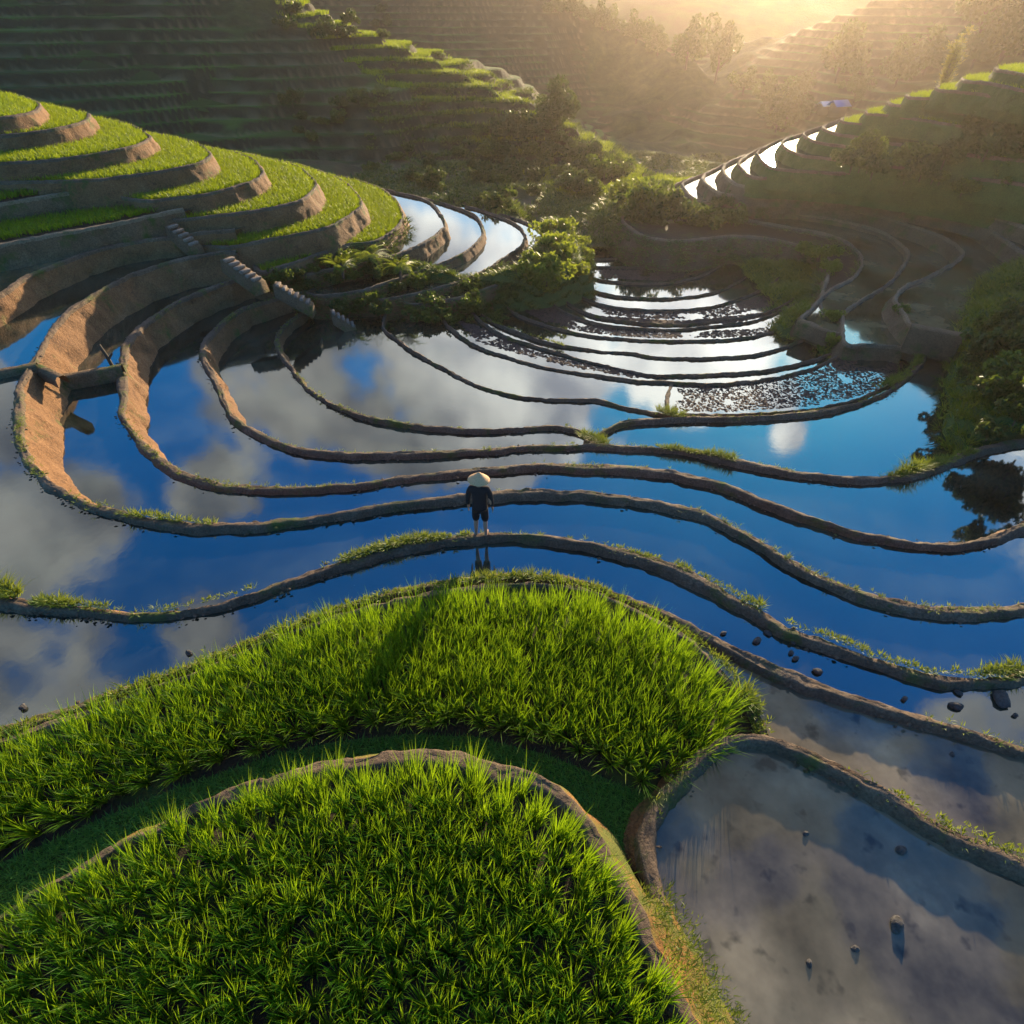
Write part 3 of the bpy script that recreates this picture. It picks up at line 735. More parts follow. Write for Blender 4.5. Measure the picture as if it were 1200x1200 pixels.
verge([(680, 512), (700, 517), (706, 524)], -1.85, 'grass tuft where two thin bunds meet', .3, .25, 80, 12)
verge([(770, 482), (800, 490)], -2.35, 'small grass tuft beside the corner of the speckled pool', .3, .25, 60, 13)
verge([(1025, 455), (1060, 440), (1082, 410), (1072, 386)], -2.3, 'grass on the rounded end of the speckled pool', .35, .2, 40, 14)
verge([(560, 372), (600, 385), (660, 405)], -3.0, 'thin grass on bunds of the white pools', .1, .12, 25, 15)
verge([(880, 855), (893, 858), (888, 835), (868, 812)], .22, 'mossy grass at the rounded tip of the rice field', .3, .2, 90, 16)
verge([(-250, 890), (0, 860), (200, 793), (400, 714), (500, 688), (600, 678), (700, 692), (800, 740), (870, 805), (890, 850)], .2, 'short grass edging the big rice field', .14, .12, 30, 17)
# grass path
struct(flat_poly('path', px_poly(VP, .152), .152, M['turf']), 'narrow grassy path between the two rice fields')
pts = scatter(px_poly(VP, .24), 420, 33)
pz = .20 + .25 * 0
stuff_blades('grass_path', 'soft short grass on the path between the two rice fields', 'grass', np.c_[pts, np.full(len(pts), .15)], 'path_grass', h=.12, nb=7, seed=34, lean=.8, droop=.5, width=.006, jitter=.04, segs=2)
# ground cover of the banks
allp = []
for k_, (q, Z) in enumerate(BANKS):
    g = np.random.default_rng(200 + k_)
    idx = g.integers(0, len(q), int(len(q) * 4.5))
    p = q[idx] + g.uniform(-.15, .15, (len(idx), 2)); z = Z[idx]
    allp.append(np.c_[p, z])
    stuff_blades('ground_cover', ['weeds covering the bank under the left spur', 'weeds by the outlet of the bowl', 'dense weeds covering the slope at the right border', 'weeds covering the bank at the far side of the bowl', 'grass on the narrow mound right of the white pools', 'grass on the small mound beside the white pools', 'weeds on the slope behind the speckled pool', 'pale grass by the pool in the valley'][k_], 'ground cover', allp[-1], 'grass' if k_ in (2, 4, 5, 7, 1) else 'leaf', h=.42 if k_ == 2 else .3, nb=7, seed=210 + k_, lean=.8, droop=.6, width=.02, jitter=.12, segs=2)

g = np.random.default_rng(77); CR = RIDGES[0][1]; acc = []
for a_, b_ in zip(CR[1:-1], CR[2:]):
    a_, b_ = np.array(a_[:2]), np.array(b_[:2]); n_ = int(np.linalg.norm(b_ - a_) * 260)
    t_ = g.random(n_)[:, None]; dv = (b_ - a_) / np.linalg.norm(b_ - a_); nv = np.array([-dv[1], dv[0]])
    acc.append(a_ + t_ * (b_ - a_) + nv * g.uniform(-5.5, 10, n_)[:, None])
acc = np.vstack(acc)
z0, w0, _ = terraced(acc[:, 0], acc[:, 1]); z1, _, _ = terraced(acc[:, 0] + .25, acc[:, 1] + .1); z2, _, _ = terraced(acc[:, 0], acc[:, 1] - .25)
ok = (np.abs(z1 - z0) < .12) & (np.abs(z2 - z0) < .12)
stuff_blades('rice_crop', 'bright green rice on the small terraces along the crest of the middle ridge', 'rice', np.c_[acc[ok], z0[ok]], 'rice_far', h=.5, nb=6, seed=78, lean=.5, droop=.4, width=.03, jitter=.2, segs=2)
# plants hanging over the earth walls
def drape(P, z, drop, batter, side, f0, f1_, label, seed, dens=26, mat_='leaf', h=.3, off=.12, bw=.022):
    g = np.random.default_rng(seed); n_ = normals(P) * side; L_ = np.linalg.norm(np.diff(P, axis=0), axis=1).sum() * (f1_ - f0)
    k = int(L_ * drop * dens); j = (g.uniform(f0, f1_, k) * (len(P) - 1)).astype(int); v_ = g.random(k)
    keep = fbm(P[j, 0] * .8, P[j, 1] * .8, v_ * 1.5 + seed, 3) > -.35; j, v_ = j[keep], v_[keep]
    q = P[j] + n_[j] * (off + batter * drop * v_)[:, None] + g.normal(0, .05, (len(j), 2))
    C = np.c_[q, z - .05 - drop * v_]
    return stuff_blades('hanging_plants', label, 'plants', C, mat_, h=h, nb=6, seed=seed, lean=.9, droop=.9, width=bw, jitter=.12, segs=2, dirbias=n_[j] * .5)
for k_, (f0_, f1_, nm_) in enumerate(((0, .8, 'lowest'), (0, .5, 'second'), (0, .40, 'third'), (0, .40, 'fourth'), (.32, .55, 'fifth'))):
    zt, (P_, _, _) = TS[k_]
    drape(P_, zt, 1.9 if k_ == 0 else 1.1, .38, -1, f0_, f1_, f'green plants hanging over the {nm_} earth wall at the tip of the left spur, counted from the water', 300 + k_)
drape(KB[0], -2.6, 1.7, .5, 1, .1, .98, 'weeds growing over the dark bank beyond the white pools', 310, 24, 'leaf', .34)
drape(KB[1], -2.5, .8, .5, 1, .35, .98, 'weeds growing over the upper dark bank beyond the white pools', 311, 20, 'leaf', .28)
MW = spline([at(x, y, .93)[:2] for x, y in [(738, 1062), (757, 1095), (787, 1155), (817, 1215), (852, 1290)]])
drape(MW, .9, .7, 1.0, 1, 0, 1, 'short grass and moss tufts on the orange bank beside the lower right pool', 320, 420, 'grass', .06, .05, .006)
# clods standing in the shallow pools
def clods(pts, z, dens, label, seed, r=(.035, .085)):
    if 2 <= seed <= 7: r = (.05, .12)
    if seed == 1: r = (.04, .095); dens *= 1.5
    P = scatter(px_poly(pts, z), dens, seed); g = np.random.default_rng(seed)
    keep = fbm(P[:, 0] * .9, P[:, 1] * .9, seed, 3) > (-.75 if seed <= 7 else -.35); P = P[keep]; n = len(P)
    base = np.array([(1, 0, 0), (.5, .87, 0), (-.5, .87, 0), (-1, 0, 0), (-.5, -.87, 0), (.5, -.87, 0), (0, 0, 1)], float)
    s = g.uniform(*r, n); jit_ = g.uniform(.6, 1.3, (n, 7))
    a = g.uniform(0, 6.28, n); ca, sa = np.cos(a), np.sin(a)
    bx = base[None, :, 0] * jit_ * s[:, None] * 1.4; by = base[None, :, 1] * jit_ * s[:, None]
    V = np.stack([P[:, :1] + bx * ca[:, None] - by * sa[:, None], P[:, 1:] + bx * sa[:, None] + by * ca[:, None], z - .015 + base[None, :, 2] * jit_ * s[:, None] * .55 + 0 * bx], -1).reshape(-1, 3)
    o = np.arange(n) * 7
    F = np.vstack([np.stack([o + i, o + (i + 1) % 6, o + 6], -1) for i in range(6)])
    return tag(npobj('mud_clods', V, [F], M['clod']), label, 'clods', kind='stuff')
clods([(796, 451), (880, 449), (945, 438), (990, 414), (1035, 409), (1060, 425), (1040, 452), (1000, 466), (950, 476), (860, 482), (790, 482)], -2.885, 104, 'dark clods scattered over the blue pool inside the round bund', 1)
clods([(535, 375), (560, 382), (620, 410), (700, 430), (780, 443), (740, 442), (640, 424), (560, 400)], -3.035, 136, 'clods in the narrow crescent pool left of the middle', 2)
clods([(605, 345), (640, 350), (670, 372), (720, 386), (800, 390), (900, 384), (915, 390), (860, 395), (760, 396), (690, 390), (640, 378), (610, 362)], -3.435, 136, 'clods in the long pale pool below the bright ones', 3)
clods([(660, 356), (700, 370), (800, 376), (900, 366), (940, 352), (935, 362), (860, 379), (760, 382), (700, 375)], -3.535, 120, 'clods in the thin pool above the long pale one', 4)
clods([(700, 358), (760, 366), (840, 362), (900, 345), (935, 328), (950, 332), (905, 358), (850, 371), (770, 374), (710, 368)], -3.685, 120, 'clods in the upper bright pool', 5)
clods([(700, 316), (760, 316), (820, 306), (850, 302), (830, 317), (780, 329), (710, 326)], -4.135, 120, 'clods in the small pool near the bottom of the bowl', 6)
clods([(735, 308), (790, 304), (840, 292), (850, 300), (800, 310)], -4.235, 80, 'clods near the outlet bank', 7)
clods([(790, 1000), (900, 900), (1000, 940), (1200, 1040), (1200, 1200), (850, 1200)], .27, 1.2, 'small lumps in the muddy lower right pool', 8, (.015, .04))
clods([(900, 790), (1000, 830), (1200, 890), (1200, 990), (1050, 930), (930, 865)], -.02, 1.6, 'small lumps in the pool right of the big rice field', 9, (.015, .04))

clods([(0, 730), (200, 728), (400, 680), (560, 645), (700, 655), (900, 745), (1200, 810), (1200, 860), (1000, 805), (700, 678), (500, 675), (0, 840)], -.12, 2.2, 'small lumps in the narrow pool behind the big rice field', 10, (.012, .035))
clods([(0, 650), (560, 600), (900, 680), (1200, 730), (1200, 770), (1000, 745), (640, 615), (0, 690)], -.27, 1.5, 'small lumps in the pool beyond the worker', 11, (.012, .035))
def edge_lumps(P_, z, width, label, seed, per_m=18):
    g = np.random.default_rng(seed); L_ = np.linalg.norm(np.diff(P_, axis=0), axis=1).sum()
    on = (np.abs(P_[:, 0]) < P_[:, 1] * .75 + 4); idx = np.nonzero(on)[0]
    k = int(L_ * on.mean() * per_m); j = g.choice(idx, k); n_ = normals(P_)
    sg2 = np.where(g.random(k) < .6, -1, 1)
    off = sg2 * (width * .62 / 2 * np.where(sg2 < 0, 1.25, .7) + g.normal(0, .035, k))
    keep = fbm(P_[j, 0] * 1.5, P_[j, 1] * 1.5, seed, 3) > -.1; j, off = j[keep], off[keep]; k = len(j)
    q = P_[j] + n_[j] * off[:, None] + g.normal(0, .03, (k, 2)); zz_ = z - g.uniform(.02, .13, k)
    base = np.array([(1, 0, 0), (.5, .87, .1), (-.5, .87, 0), (-1, 0, .1), (-.5, -.87, 0), (.5, -.87, 0), (.1, 0, 1)], float)
    s_ = g.uniform(.012, .036, k)[:, None, None] * base[None] * g.uniform(.6, 1.3, (k, 7, 1)) * np.array([1.3, 1.0, .8])
    V = (s_ + np.c_[q, zz_][:, None]).reshape(-1, 3); o = np.arange(k) * 7
    F = np.vstack([np.stack([o + i, o + (i + 1) % 6, o + 6], -1) for i in range(6)])
    tag(npobj('mud_clods', V, [F], M['bund']), 'crumbled mud lumps along the edges of ' + label, 'clods', kind='stuff')
def bund_tufts(P_, z, label, seed, per_m=5):
    g = np.random.default_rng(seed); j = g.integers(0, len(P_), int(len(P_) * .07 * per_m * 6))
    keep = fbm(P_[j, 0] * .45, P_[j, 1] * .45, seed + 5, 3) > .12; j = j[keep]
    q = P_[j] + normals(P_)[j] * g.normal(.03, .05, len(j))[:, None]
    stuff_blades('grass_tufts', 'scattered grass tufts on ' + label, 'grass', np.c_[q, np.full(len(q), z)], 'grass', h=.09, nb=7, seed=seed, lean=.9, droop=.5, width=.006, jitter=.04, segs=2)
for i, (ln, z_, w_, lab) in enumerate(((PER, 0, .34, 'the bund the worker stands on'), (ALN, -.15, .32, 'the second bund beyond the worker\'s feet'), (BLN, -1.05, .32, 'the bund passing behind the worker\'s hat'),
                                       (CLN, -1.75, .32, 'the next bund beyond the hat'), (DLN, -2.3, .22, 'the bund round the speckled pool'), (G1, .12, .3, 'the bund in front of the big rice field'), (BR, .42, .36, 'the bund round the lower right pool'))):
    edge_lumps(ln[0], z_, w_, lab, 400 + i)
    bund_tufts(ln[0], z_, lab, 420 + i)
# scrub on the valley floor
g = np.random.default_rng(91); vp = np.c_[g.uniform(-12, 32, 20000), g.uniform(38.6, 80, 20000)]
vz, _, _ = terraced(vp[:, 0], vp[:, 1]); kp = fbm(vp[:, 0] * .3, vp[:, 1] * .3, 4, 3) > -.3
vz = vz - np.clip((44 - vp[:, 1]) / 4, 0, 1) * (vp[:, 0] > -6) * .6
stuff_blades('ground_cover', 'rough grass and scrub over the valley floor beyond the left spur', 'ground cover', np.c_[vp, vz][kp], 'leaf', h=.45, nb=7, seed=92, lean=.8, droop=.6, width=.035, jitter=.25, segs=2)
# stones: one by one
def stone_mesh(seed, sx, sy, sz):
    g = np.random.default_rng(seed)
    n, m = 9, 14; V = []
    for i in range(n):
        th = math.pi * i / (n - 1)
        for j in range(m):
            ph = 2 * math.pi * j / m
            V.append((math.sin(th) * math.cos(ph), math.sin(th) * math.sin(ph), math.cos(th)))
    V = np.array(V); d = 1 + .28 * fbm(V[:, 0] * 1.6 + seed, V[:, 1] * 1.6, V[:, 2] * 1.6, 3)
    V = V * d[:, None] * [sx * .75, sy * .75, sz * .75]
    F = []
    for i in range(n - 1):
        for j in range(m): F.append((i * m + j, (i + 1) * m + j, (i + 1) * m + (j + 1) % m, i * m + (j + 1) % m))
    return npmesh('stone', V, [np.array(F)], M['stone'], smooth=True)
STN = [(1051, 1084, .3, .125, 'largest dark stone, wet and rounded, in the lower right pool'), (1002, 1112, .3, .06, 'small stone below left of the largest stone'),
 (948, 1129, .3, .06, 'small pale stone left of the largest stone, low in the pool'), (944, 977, .3, .055, 'small stone near the upper middle of the lower right pool'),
 (1056, 997, .3, .09, 'flat stone in the lower right pool under the grassy bund'), (1173, 820, -.1, .2, 'long dark stone in the narrow pool near the right border'),
 (1121, 828, -.1, .13, 'flat pale stone left of the long dark one'), (1123, 812, -.1, .08, 'small stone above the flat pale one near the right border'),
 (900, 742, -.1, .09, 'dark stone, upper one of the cluster in the narrow pool'), (887, 751, -.1, .1, 'wide dark stone, left one of the cluster in the narrow pool'),
 (929, 752, -.1, .07, 'stone at the right top of the cluster in the narrow pool'), (927, 765, -.1, .07, 'stone at the right middle of the cluster in the narrow pool'),
 (932, 772, -.1, .08, 'stone at the right bottom of the cluster in the narrow pool'), (848, 742, -.1, .07, 'lone stone left of the cluster, close to the bund'),
 (1060, 819, -.1, .07, 'stone beside the bund between the cluster and the flat pale stone'), (958, 787, -.1, .1, 'dark stone leaning on the bund below the cluster'),
 (27, 829, -.1, .09, 'brown stone in the grey water at the left border'), (221, 765, -.1, .08, 'dark stone in the grey water above the rice on the left'),
 (817, 742, -.1, .05, 'tiny stone at the bund right of the rice tip'), (1190, 838, -.1, .06, 'tiny stone at the right border below the long dark one'), (1116, 884, 0, .06, 'small pale stone right of the big field bund')]
for i, (px, py, z, s, lab) in enumerate(STN):
    o = link(bpy.data.objects.new('stone', stone_mesh(i * 3 + 1, s, s * .7, s * .5)))
    x, y, _ = at(px, py, z); o.location = (x, y, z + s * .08); o.rotation_euler = (0, 0, random.uniform(0, 3))
    tag(o, lab, 'stone')

# ------------------------------------------------------------------ shrubs and trees
def crown_mesh(name, seed, n, rad, leaf, material, lumps=7, shape=(1, 1, .8)):
    g = np.random.default_rng(seed)
    C = g.normal(0, .45, (lumps, 3)) * np.array(shape) * rad; C[:, 2] = np.abs(C[:, 2])
    rr = rad * g.uniform(.2, .5, lumps)
    k = g.integers(0, lumps, n)
    d = g.normal(size=(n, 3)); d /= np.linalg.norm(d, axis=1)[:, None]
    p = C[k] + d * (rr[k] * g.uniform(.55, 1.05, n) ** .6)[:, None]
    p[:, 2] += rad * .45
    p = p[p[:, 2] > -.1]; n = len(p); d = d[:n]
    a = g.normal(size=(n, 3)) + np.array([0, 0, .4]); a /= np.linalg.norm(a, axis=1)[:, None]
    b = np.cross(a, g.normal(size=(n, 3))); b /= np.linalg.norm(b, axis=1)[:, None]
    L_ = leaf * g.uniform(.6, 1.4, n)[:, None]
    V = np.stack([p - b * L_ * .35, p + a * L_ * .9, p + b * L_ * .35, p - a * L_ * .5], 1).reshape(-1, 3)
    o = np.arange(n) * 4
    rv = np.repeat(np.clip(.5 * g.random(lumps)[k[:n]] + .5 * g.random(n), 0, 1), 4)
    return npmesh(name, V, [np.stack([o, o + 1, o + 2, o + 3], -1)], M[material], rnd=rv)
def tube_mesh(name, segs, material):
    V, F = [], []
    for pts, r0, r1 in segs:
        pts = [Vector(p) for p in pts]; m = 7; st = len(V)
        for i, p in enumerate(pts):
            f = i / (len(pts) - 1); r = r0 + (r1 - r0) * f
            t_ = (pts[min(i + 1, len(pts) - 1)] - pts[max(i - 1, 0)]).normalized()
            u = t_.orthogonal().normalized(); v = t_.cross(u)
            for j in range(m):
                a = 2 * math.pi * j / m; V.append(tuple(p + u * math.cos(a) * r + v * math.sin(a) * r))
        for i in range(len(pts) - 1):
            for j in range(m): F.append((st + i * m + j, st + i * m + (j + 1) % m, st + (i + 1) * m + (j + 1) % m, st + (i + 1) * m + j))
    return npmesh(name, V, [np.array(F)], M[material], smooth=True)
def trunk_mesh(seed, h, r, nl=5, spread=.5):
    g = random.Random(seed)
    segs = [([(0, 0, -.4), (.03 * h, 0, h * .3), (-.02 * h, .02 * h, h * .65), (0, 0, h)], r, r * .35)]
    for i in range(nl):
        a = g.uniform(0, 6.28); z0 = h * g.uniform(.35, .8); l = h * spread * g.uniform(.6, 1)
        segs.append(([(0, 0, z0), (math.cos(a) * l * .5, math.sin(a) * l * .5, z0 + l * .35), (math.cos(a) * l, math.sin(a) * l, z0 + l * .8)], r * .4, r * .1))
    return tube_mesh('trunk', segs, 'bark')
SHC = [crown_mesh('foliage', 11 + i, 1500, 1.0, .19, 'leaf', 16, (1.2, 1.2, .7)) for i in range(3)]
SHC2 = [crown_mesh('foliage', 31 + i, 1500, 1.0, .19, 'grass', 16, (1.2, 1.2, .7)) for i in range(2)]
SHD = [crown_mesh('foliage', 41 + i, 1500, 1.0, .20, 'leafd', 16, (1.2, 1.2, .8)) for i in range(3)]
SHS = [trunk_mesh(5 + i, .9, .05, 7, .9) for i in range(2)]
TRC = [crown_mesh('crown', 51 + i, 3600, 1.0, .15, 'leafd', 22, s) for i, s in enumerate(((.9, .9, 1.5), (1.1, 1.1, 1.0), (.8, .8, 1.9)))]
TRT = [trunk_mesh(15 + i, 1.4, .09, 6, .5) for i in range(3)]
def plant(kind, px, py, z, s, label, group=None, loc=None, cat=None):
    x, y, zz = loc if loc else at(px, py, z)
    name = {'shrub': 'shrub', 'bright': 'shrub', 'dark': 'shrub', 'tree': 'tree'}[kind]
    e = bpy.data.objects.new(name, None); link(e); e.empty_display_size = .2
    e.location = (x, y, zz - .05 * s); e.rotation_euler = (0, 0, random.uniform(0, 6.28)); e.scale = (s, s, s * random.uniform(.8, 1.15))
    tag(e, label, cat or name, group)
    if kind == 'tree':
        c = link(bpy.data.objects.new('crown', random.choice(TRC)), e); c.location = (0, 0, .3)
        link(bpy.data.objects.new('trunk', random.choice(TRT)), e)
    else:
        src = {'shrub': SHC, 'bright': SHC2, 'dark': SHD}[kind]
        link(bpy.data.objects.new('foliage', random.choice(src)), e)
        link(bpy.data.objects.new('stem', random.choice(SHS)), e)
    return e
# bank under the left spur
rs = random.Random(12)
for k_, (zt, (P_, _, _)) in enumerate(TS[:5]):
    n_ = -normals(P_); Ln = len(P_); frac = [.62, .42, .36, .30, .30][k_]
    for r_ in ((0, 1) if k_ < 2 else (0,)):
        for i in range(0, int(Ln * frac), 7):
            j = min(Ln - 1, i + rs.randint(0, 5)); off = .35 + .75 * r_ + rs.uniform(-.15, .3)
            x, y = P_[j] + n_[j] * off
            plant(rs.choice(['dark', 'shrub', 'shrub']), 0, 0, 0, rs.uniform(.3, .55), 'dense leafy shrub on the bank at the foot of the left spur', 'shrubs along the foot of the left spur', loc=(x, y, zt - .55 - .75 * r_))
for px, py, z, s in [(628, 322, -2.2, .95), (645, 305, -2.2, .95), (655, 285, -2.4, .9), (665, 325, -2.8, .8), (680, 308, -3.0, .75), (640, 340, -2.7, .8), (672, 293, -2.9, .7)]:
    plant('bright', px, py, z, s, 'sunlit yellow green shrub below the white pool at the tip of the left spur', 'sunlit shrubs at the tip of the left spur')
for px, py, z, s, k in [(745, 262, -3.0, 1.3, 'dark'), (765, 250, -2.4, 1.3, 'shrub'), (745, 238, -3.0, 1.1, 'bright'), (790, 262, -2.8, 1.2, 'dark'), (825, 262, -2.6, 1.0, 'shrub'), (860, 262, -2.5, .8, 'shrub'), (725, 250, -3.6, .9, 'bright'), (700, 275, -4.3, .5, 'bright'), (715, 268, -4.3, .5, 'bright')]:
    plant(k, px, py, z, s, 'bushy shrub on the knoll at the left end of the right ridge', 'shrubs on the knoll beyond the white pools')
for px, py, z, s, k in [(960, 302, -2.7, .6, 'bright'), (940, 296, -2.8, .5, 'bright'), (975, 318, -2.7, .5, 'bright')]:
    plant(k, px, py, z, s, 'small green shrub on the curved bank right of the white pools', 'small shrubs on the curved bank')
plant('bright', 935, 372, -2.9, .35, 'small rounded shrub on the mound by the dark plank')
plant('bright', 977, 376, -2.6, .35, 'rounded green shrub left of the narrow white pool')
plant('bright', 973, 402, -2.7, .3, 'low shrub at the corner of the speckled pool')
plant('shrub', 1055, 372, -2.2, .35, 'low shrub on the brown slope right of the narrow white pool')
for i in range(42):
    px = random.uniform(1150, 1280); py = random.uniform(345, 515)
    plant(random.choice(['dark', 'dark', 'shrub']), px, py, -1.5 + random.uniform(-.3, .2) + (px - 1140) * .012, random.uniform(.35, .7), 'leafy shrub on the dark green slope at the right border', 'shrubs on the slope at the right border')
for i in range(40):
    px = random.uniform(960, 1260); py = 178 + (px - 985) * .06 + random.uniform(-5, 40)
    plant(random.choice(['dark', 'shrub']), px, py, .6 + (1.2 - (py - 178) * .03), random.uniform(.35, .7), 'shrub on the shaded slope under the lime green terraces of the right ridge', 'shrubs on the shaded slope of the right ridge')
for i in range(14):
    px = random.uniform(1110, 1260); py = random.uniform(120, 185)
    plant('dark', px, py, 1.9 + (185 - py) * .02, random.uniform(.6, 1.0), 'dark shrub climbing beside the green steps near the right border', 'dark shrubs beside the right green steps')
for i in range(24):
    px = random.uniform(742, 905); py = 236 + (px - 742) * .02 + random.uniform(0, 40)
    plant(random.choice(['dark', 'shrub', 'dark', 'bright']), px, py, -1.6 - (py - 236) * .045, random.uniform(.35, .75), 'bushy shrub on the knoll at the left end of the right ridge', 'shrubs on the knoll beyond the white pools')
# far ridge shrubs and trees, standing on the hillside
def far_plant(kind, px, py, s, label, group=None, tmin=36):
    (x, y, z), t = hit(px, py, tmin)
    return plant(kind, 0, 0, 0, s, label, group, loc=(x, y, z))
for i in range(34):
    u = random.random(); px = 585 + 150 * u + random.uniform(-18, 18); py = 165 + 55 * u + random.uniform(-22, 30)
    far_plant(random.choice(['dark', 'dark', 'shrub']), px, py, random.uniform(.6, 1.15), 'bush in the dark thicket on the middle ridge', 'bushes of the thicket on the middle ridge')
far_plant('tree', 655, 158, 1.5, 'tallest round tree at the top of the dark thicket')
for i in range(34):
    px = random.uniform(330, 640); py = 75 + (px - 330) * .35 + random.uniform(0, 90)
    far_plant(random.choice(['shrub', 'dark']), px, min(py, 250), random.uniform(.4, .85), 'shrub on the wooded flank of the middle ridge', 'shrubs on the flank of the middle ridge')
for px, py, s, lab in [(803, 82, 2.3, 'tall dark tree on the far crest, leftmost of the group'), (838, 98, 2.3, 'broad dark tree on the far crest, second of the group'), (870, 112, 1.6, 'small hazy tree right of the broad one on the far crest'), (920, 150, 2.4, 'tall hazy tree near the foot of the far crest'),
                       (705, 38, 1.6, 'hazy tree at the top of the far crest'), (745, 52, 1.8, 'wide hazy tree on the far crest left of the tall dark one'), (770, 66, 1.5, 'low hazy tree on the far crest next to the tall dark one')]:
    far_plant('tree', px, py, s, lab, tmin=60)
for i in range(16):
    px = 640 + i * 9 + random.uniform(-4, 4)
    far_plant('dark', px, 15 + (px - 640) * .3 + random.uniform(-4, 4), random.uniform(.8, 1.4), 'bush on the upper part of the far crest', 'bushes on the far crest', tmin=60)
for i in range(14):
    far_plant('dark', random.uniform(330, 470), random.uniform(15, 50), random.uniform(.5, .9), 'bush at the top of the middle ridge', 'bushes on top of the middle ridge')
for i in range(18):
    px = random.uniform(880, 1260); py = 150 - (px - 880) * .3 + random.uniform(-35, 15)
    far_plant('tree', px, max(py, 12), random.uniform(1.3, 2.4), 'hazy tree in the wooded valley beyond the right ridge', 'trees in the wooded valley beyond the right ridge', tmin=58)
# yellow leaning bamboo behind the right ridge
e = bpy.data.objects.new('bamboo', None); link(e)
bx, by, bz = at(1112, 108, 3.0); e.location = (bx + .3, by + 1.5, 2.4)
tag(e, 'tall yellow leafed bamboo clump behind the lime green steps', 'bamboo')
g_ = np.random.default_rng(3); sg_, lp = [], []
for i in range(7):
    a = random.uniform(0, 6.28); l = random.uniform(2.6, 3.9); d = random.uniform(.15, .6)
    pth = [(0 + .1 * math.cos(a), .1 * math.sin(a), 0), (d * .2 * math.cos(a), d * .2 * math.sin(a), l * .4), (d * .6 * math.cos(a), d * .6 * math.sin(a), l * .8), (d * math.cos(a), d * math.sin(a), l)]
    sg_.append((pth, .035, .01))
    for f in np.linspace(.25, 1, 60):
        q = np.array([np.interp(f, [0, .4, .8, 1], [p[j] for p in pth]) for j in range(3)]); lp.append(q + g_.normal(0, .12, 3))
link(bpy.data.objects.new('stem', tube_mesh('stem', sg_, 'bark')), e)
V, F, r = blades(np.array(lp), .28, 5, lean=1.2, droop=.9, width=.03, jitter=.1, segs=2, seed=9)
npobj('foliage', V, F, M['leafy'], e, rnd=r)

# broad frond plants at the end of the green spur
def frond_plant(px, py, z, s, label):
    e = bpy.data.objects.new('palm_bush', None); link(e); e.location = at(px, py, z); tag(e, label, 'plant')
    g = np.random.default_rng(int(px)); V, Fq = [], []; r = []
    for i in range(26):
        a = g.uniform(0, 6.28); l = s * g.uniform(.8, 1.5); up = g.uniform(.5, 1.3)
        for k in range(16):
            f = (k + 1) / 16
            c = np.array([math.cos(a) * l * f, math.sin(a) * l * f, l * (up * f - .75 * f * f)])
            for sd_ in (-1, 1):
                b = np.array([-math.sin(a), math.cos(a), 0]) * sd_ * .32 * s * math.sin(math.pi * min(f + .1, 1)) + np.array([math.cos(a), math.sin(a), 0]) * .2 * s + np.array([0, 0, -.10 * s])
                n0 = len(V); V += [c, c + b * .5 + np.array([0, 0, .03]), c + b, c + b * .5 + np.array([math.cos(a), math.sin(a), 0]) * .05 * s]
                Fq.append((n0, n0 + 1, n0 + 2, n0 + 3)); r += [g.random()] * 4
    npobj('fronds', np.array(V), [np.array(Fq)], M['grass'], e, rnd=r)
    link(bpy.data.objects.new('stem', tube_mesh('stem', [([(0, 0, -.5), (.03, 0, -.1), (0, 0, .15)], .07, .05)], 'bark')), e)
frond_plant(432, 302, -1.05, .85, 'bushy frond plant growing at the end of the last green terrace')
frond_plant(468, 314, -1.3, .65, 'smaller frond plant right of the bushy one')
frond_plant(400, 313, -1.1, .6, 'low frond plant left of the bushy one')

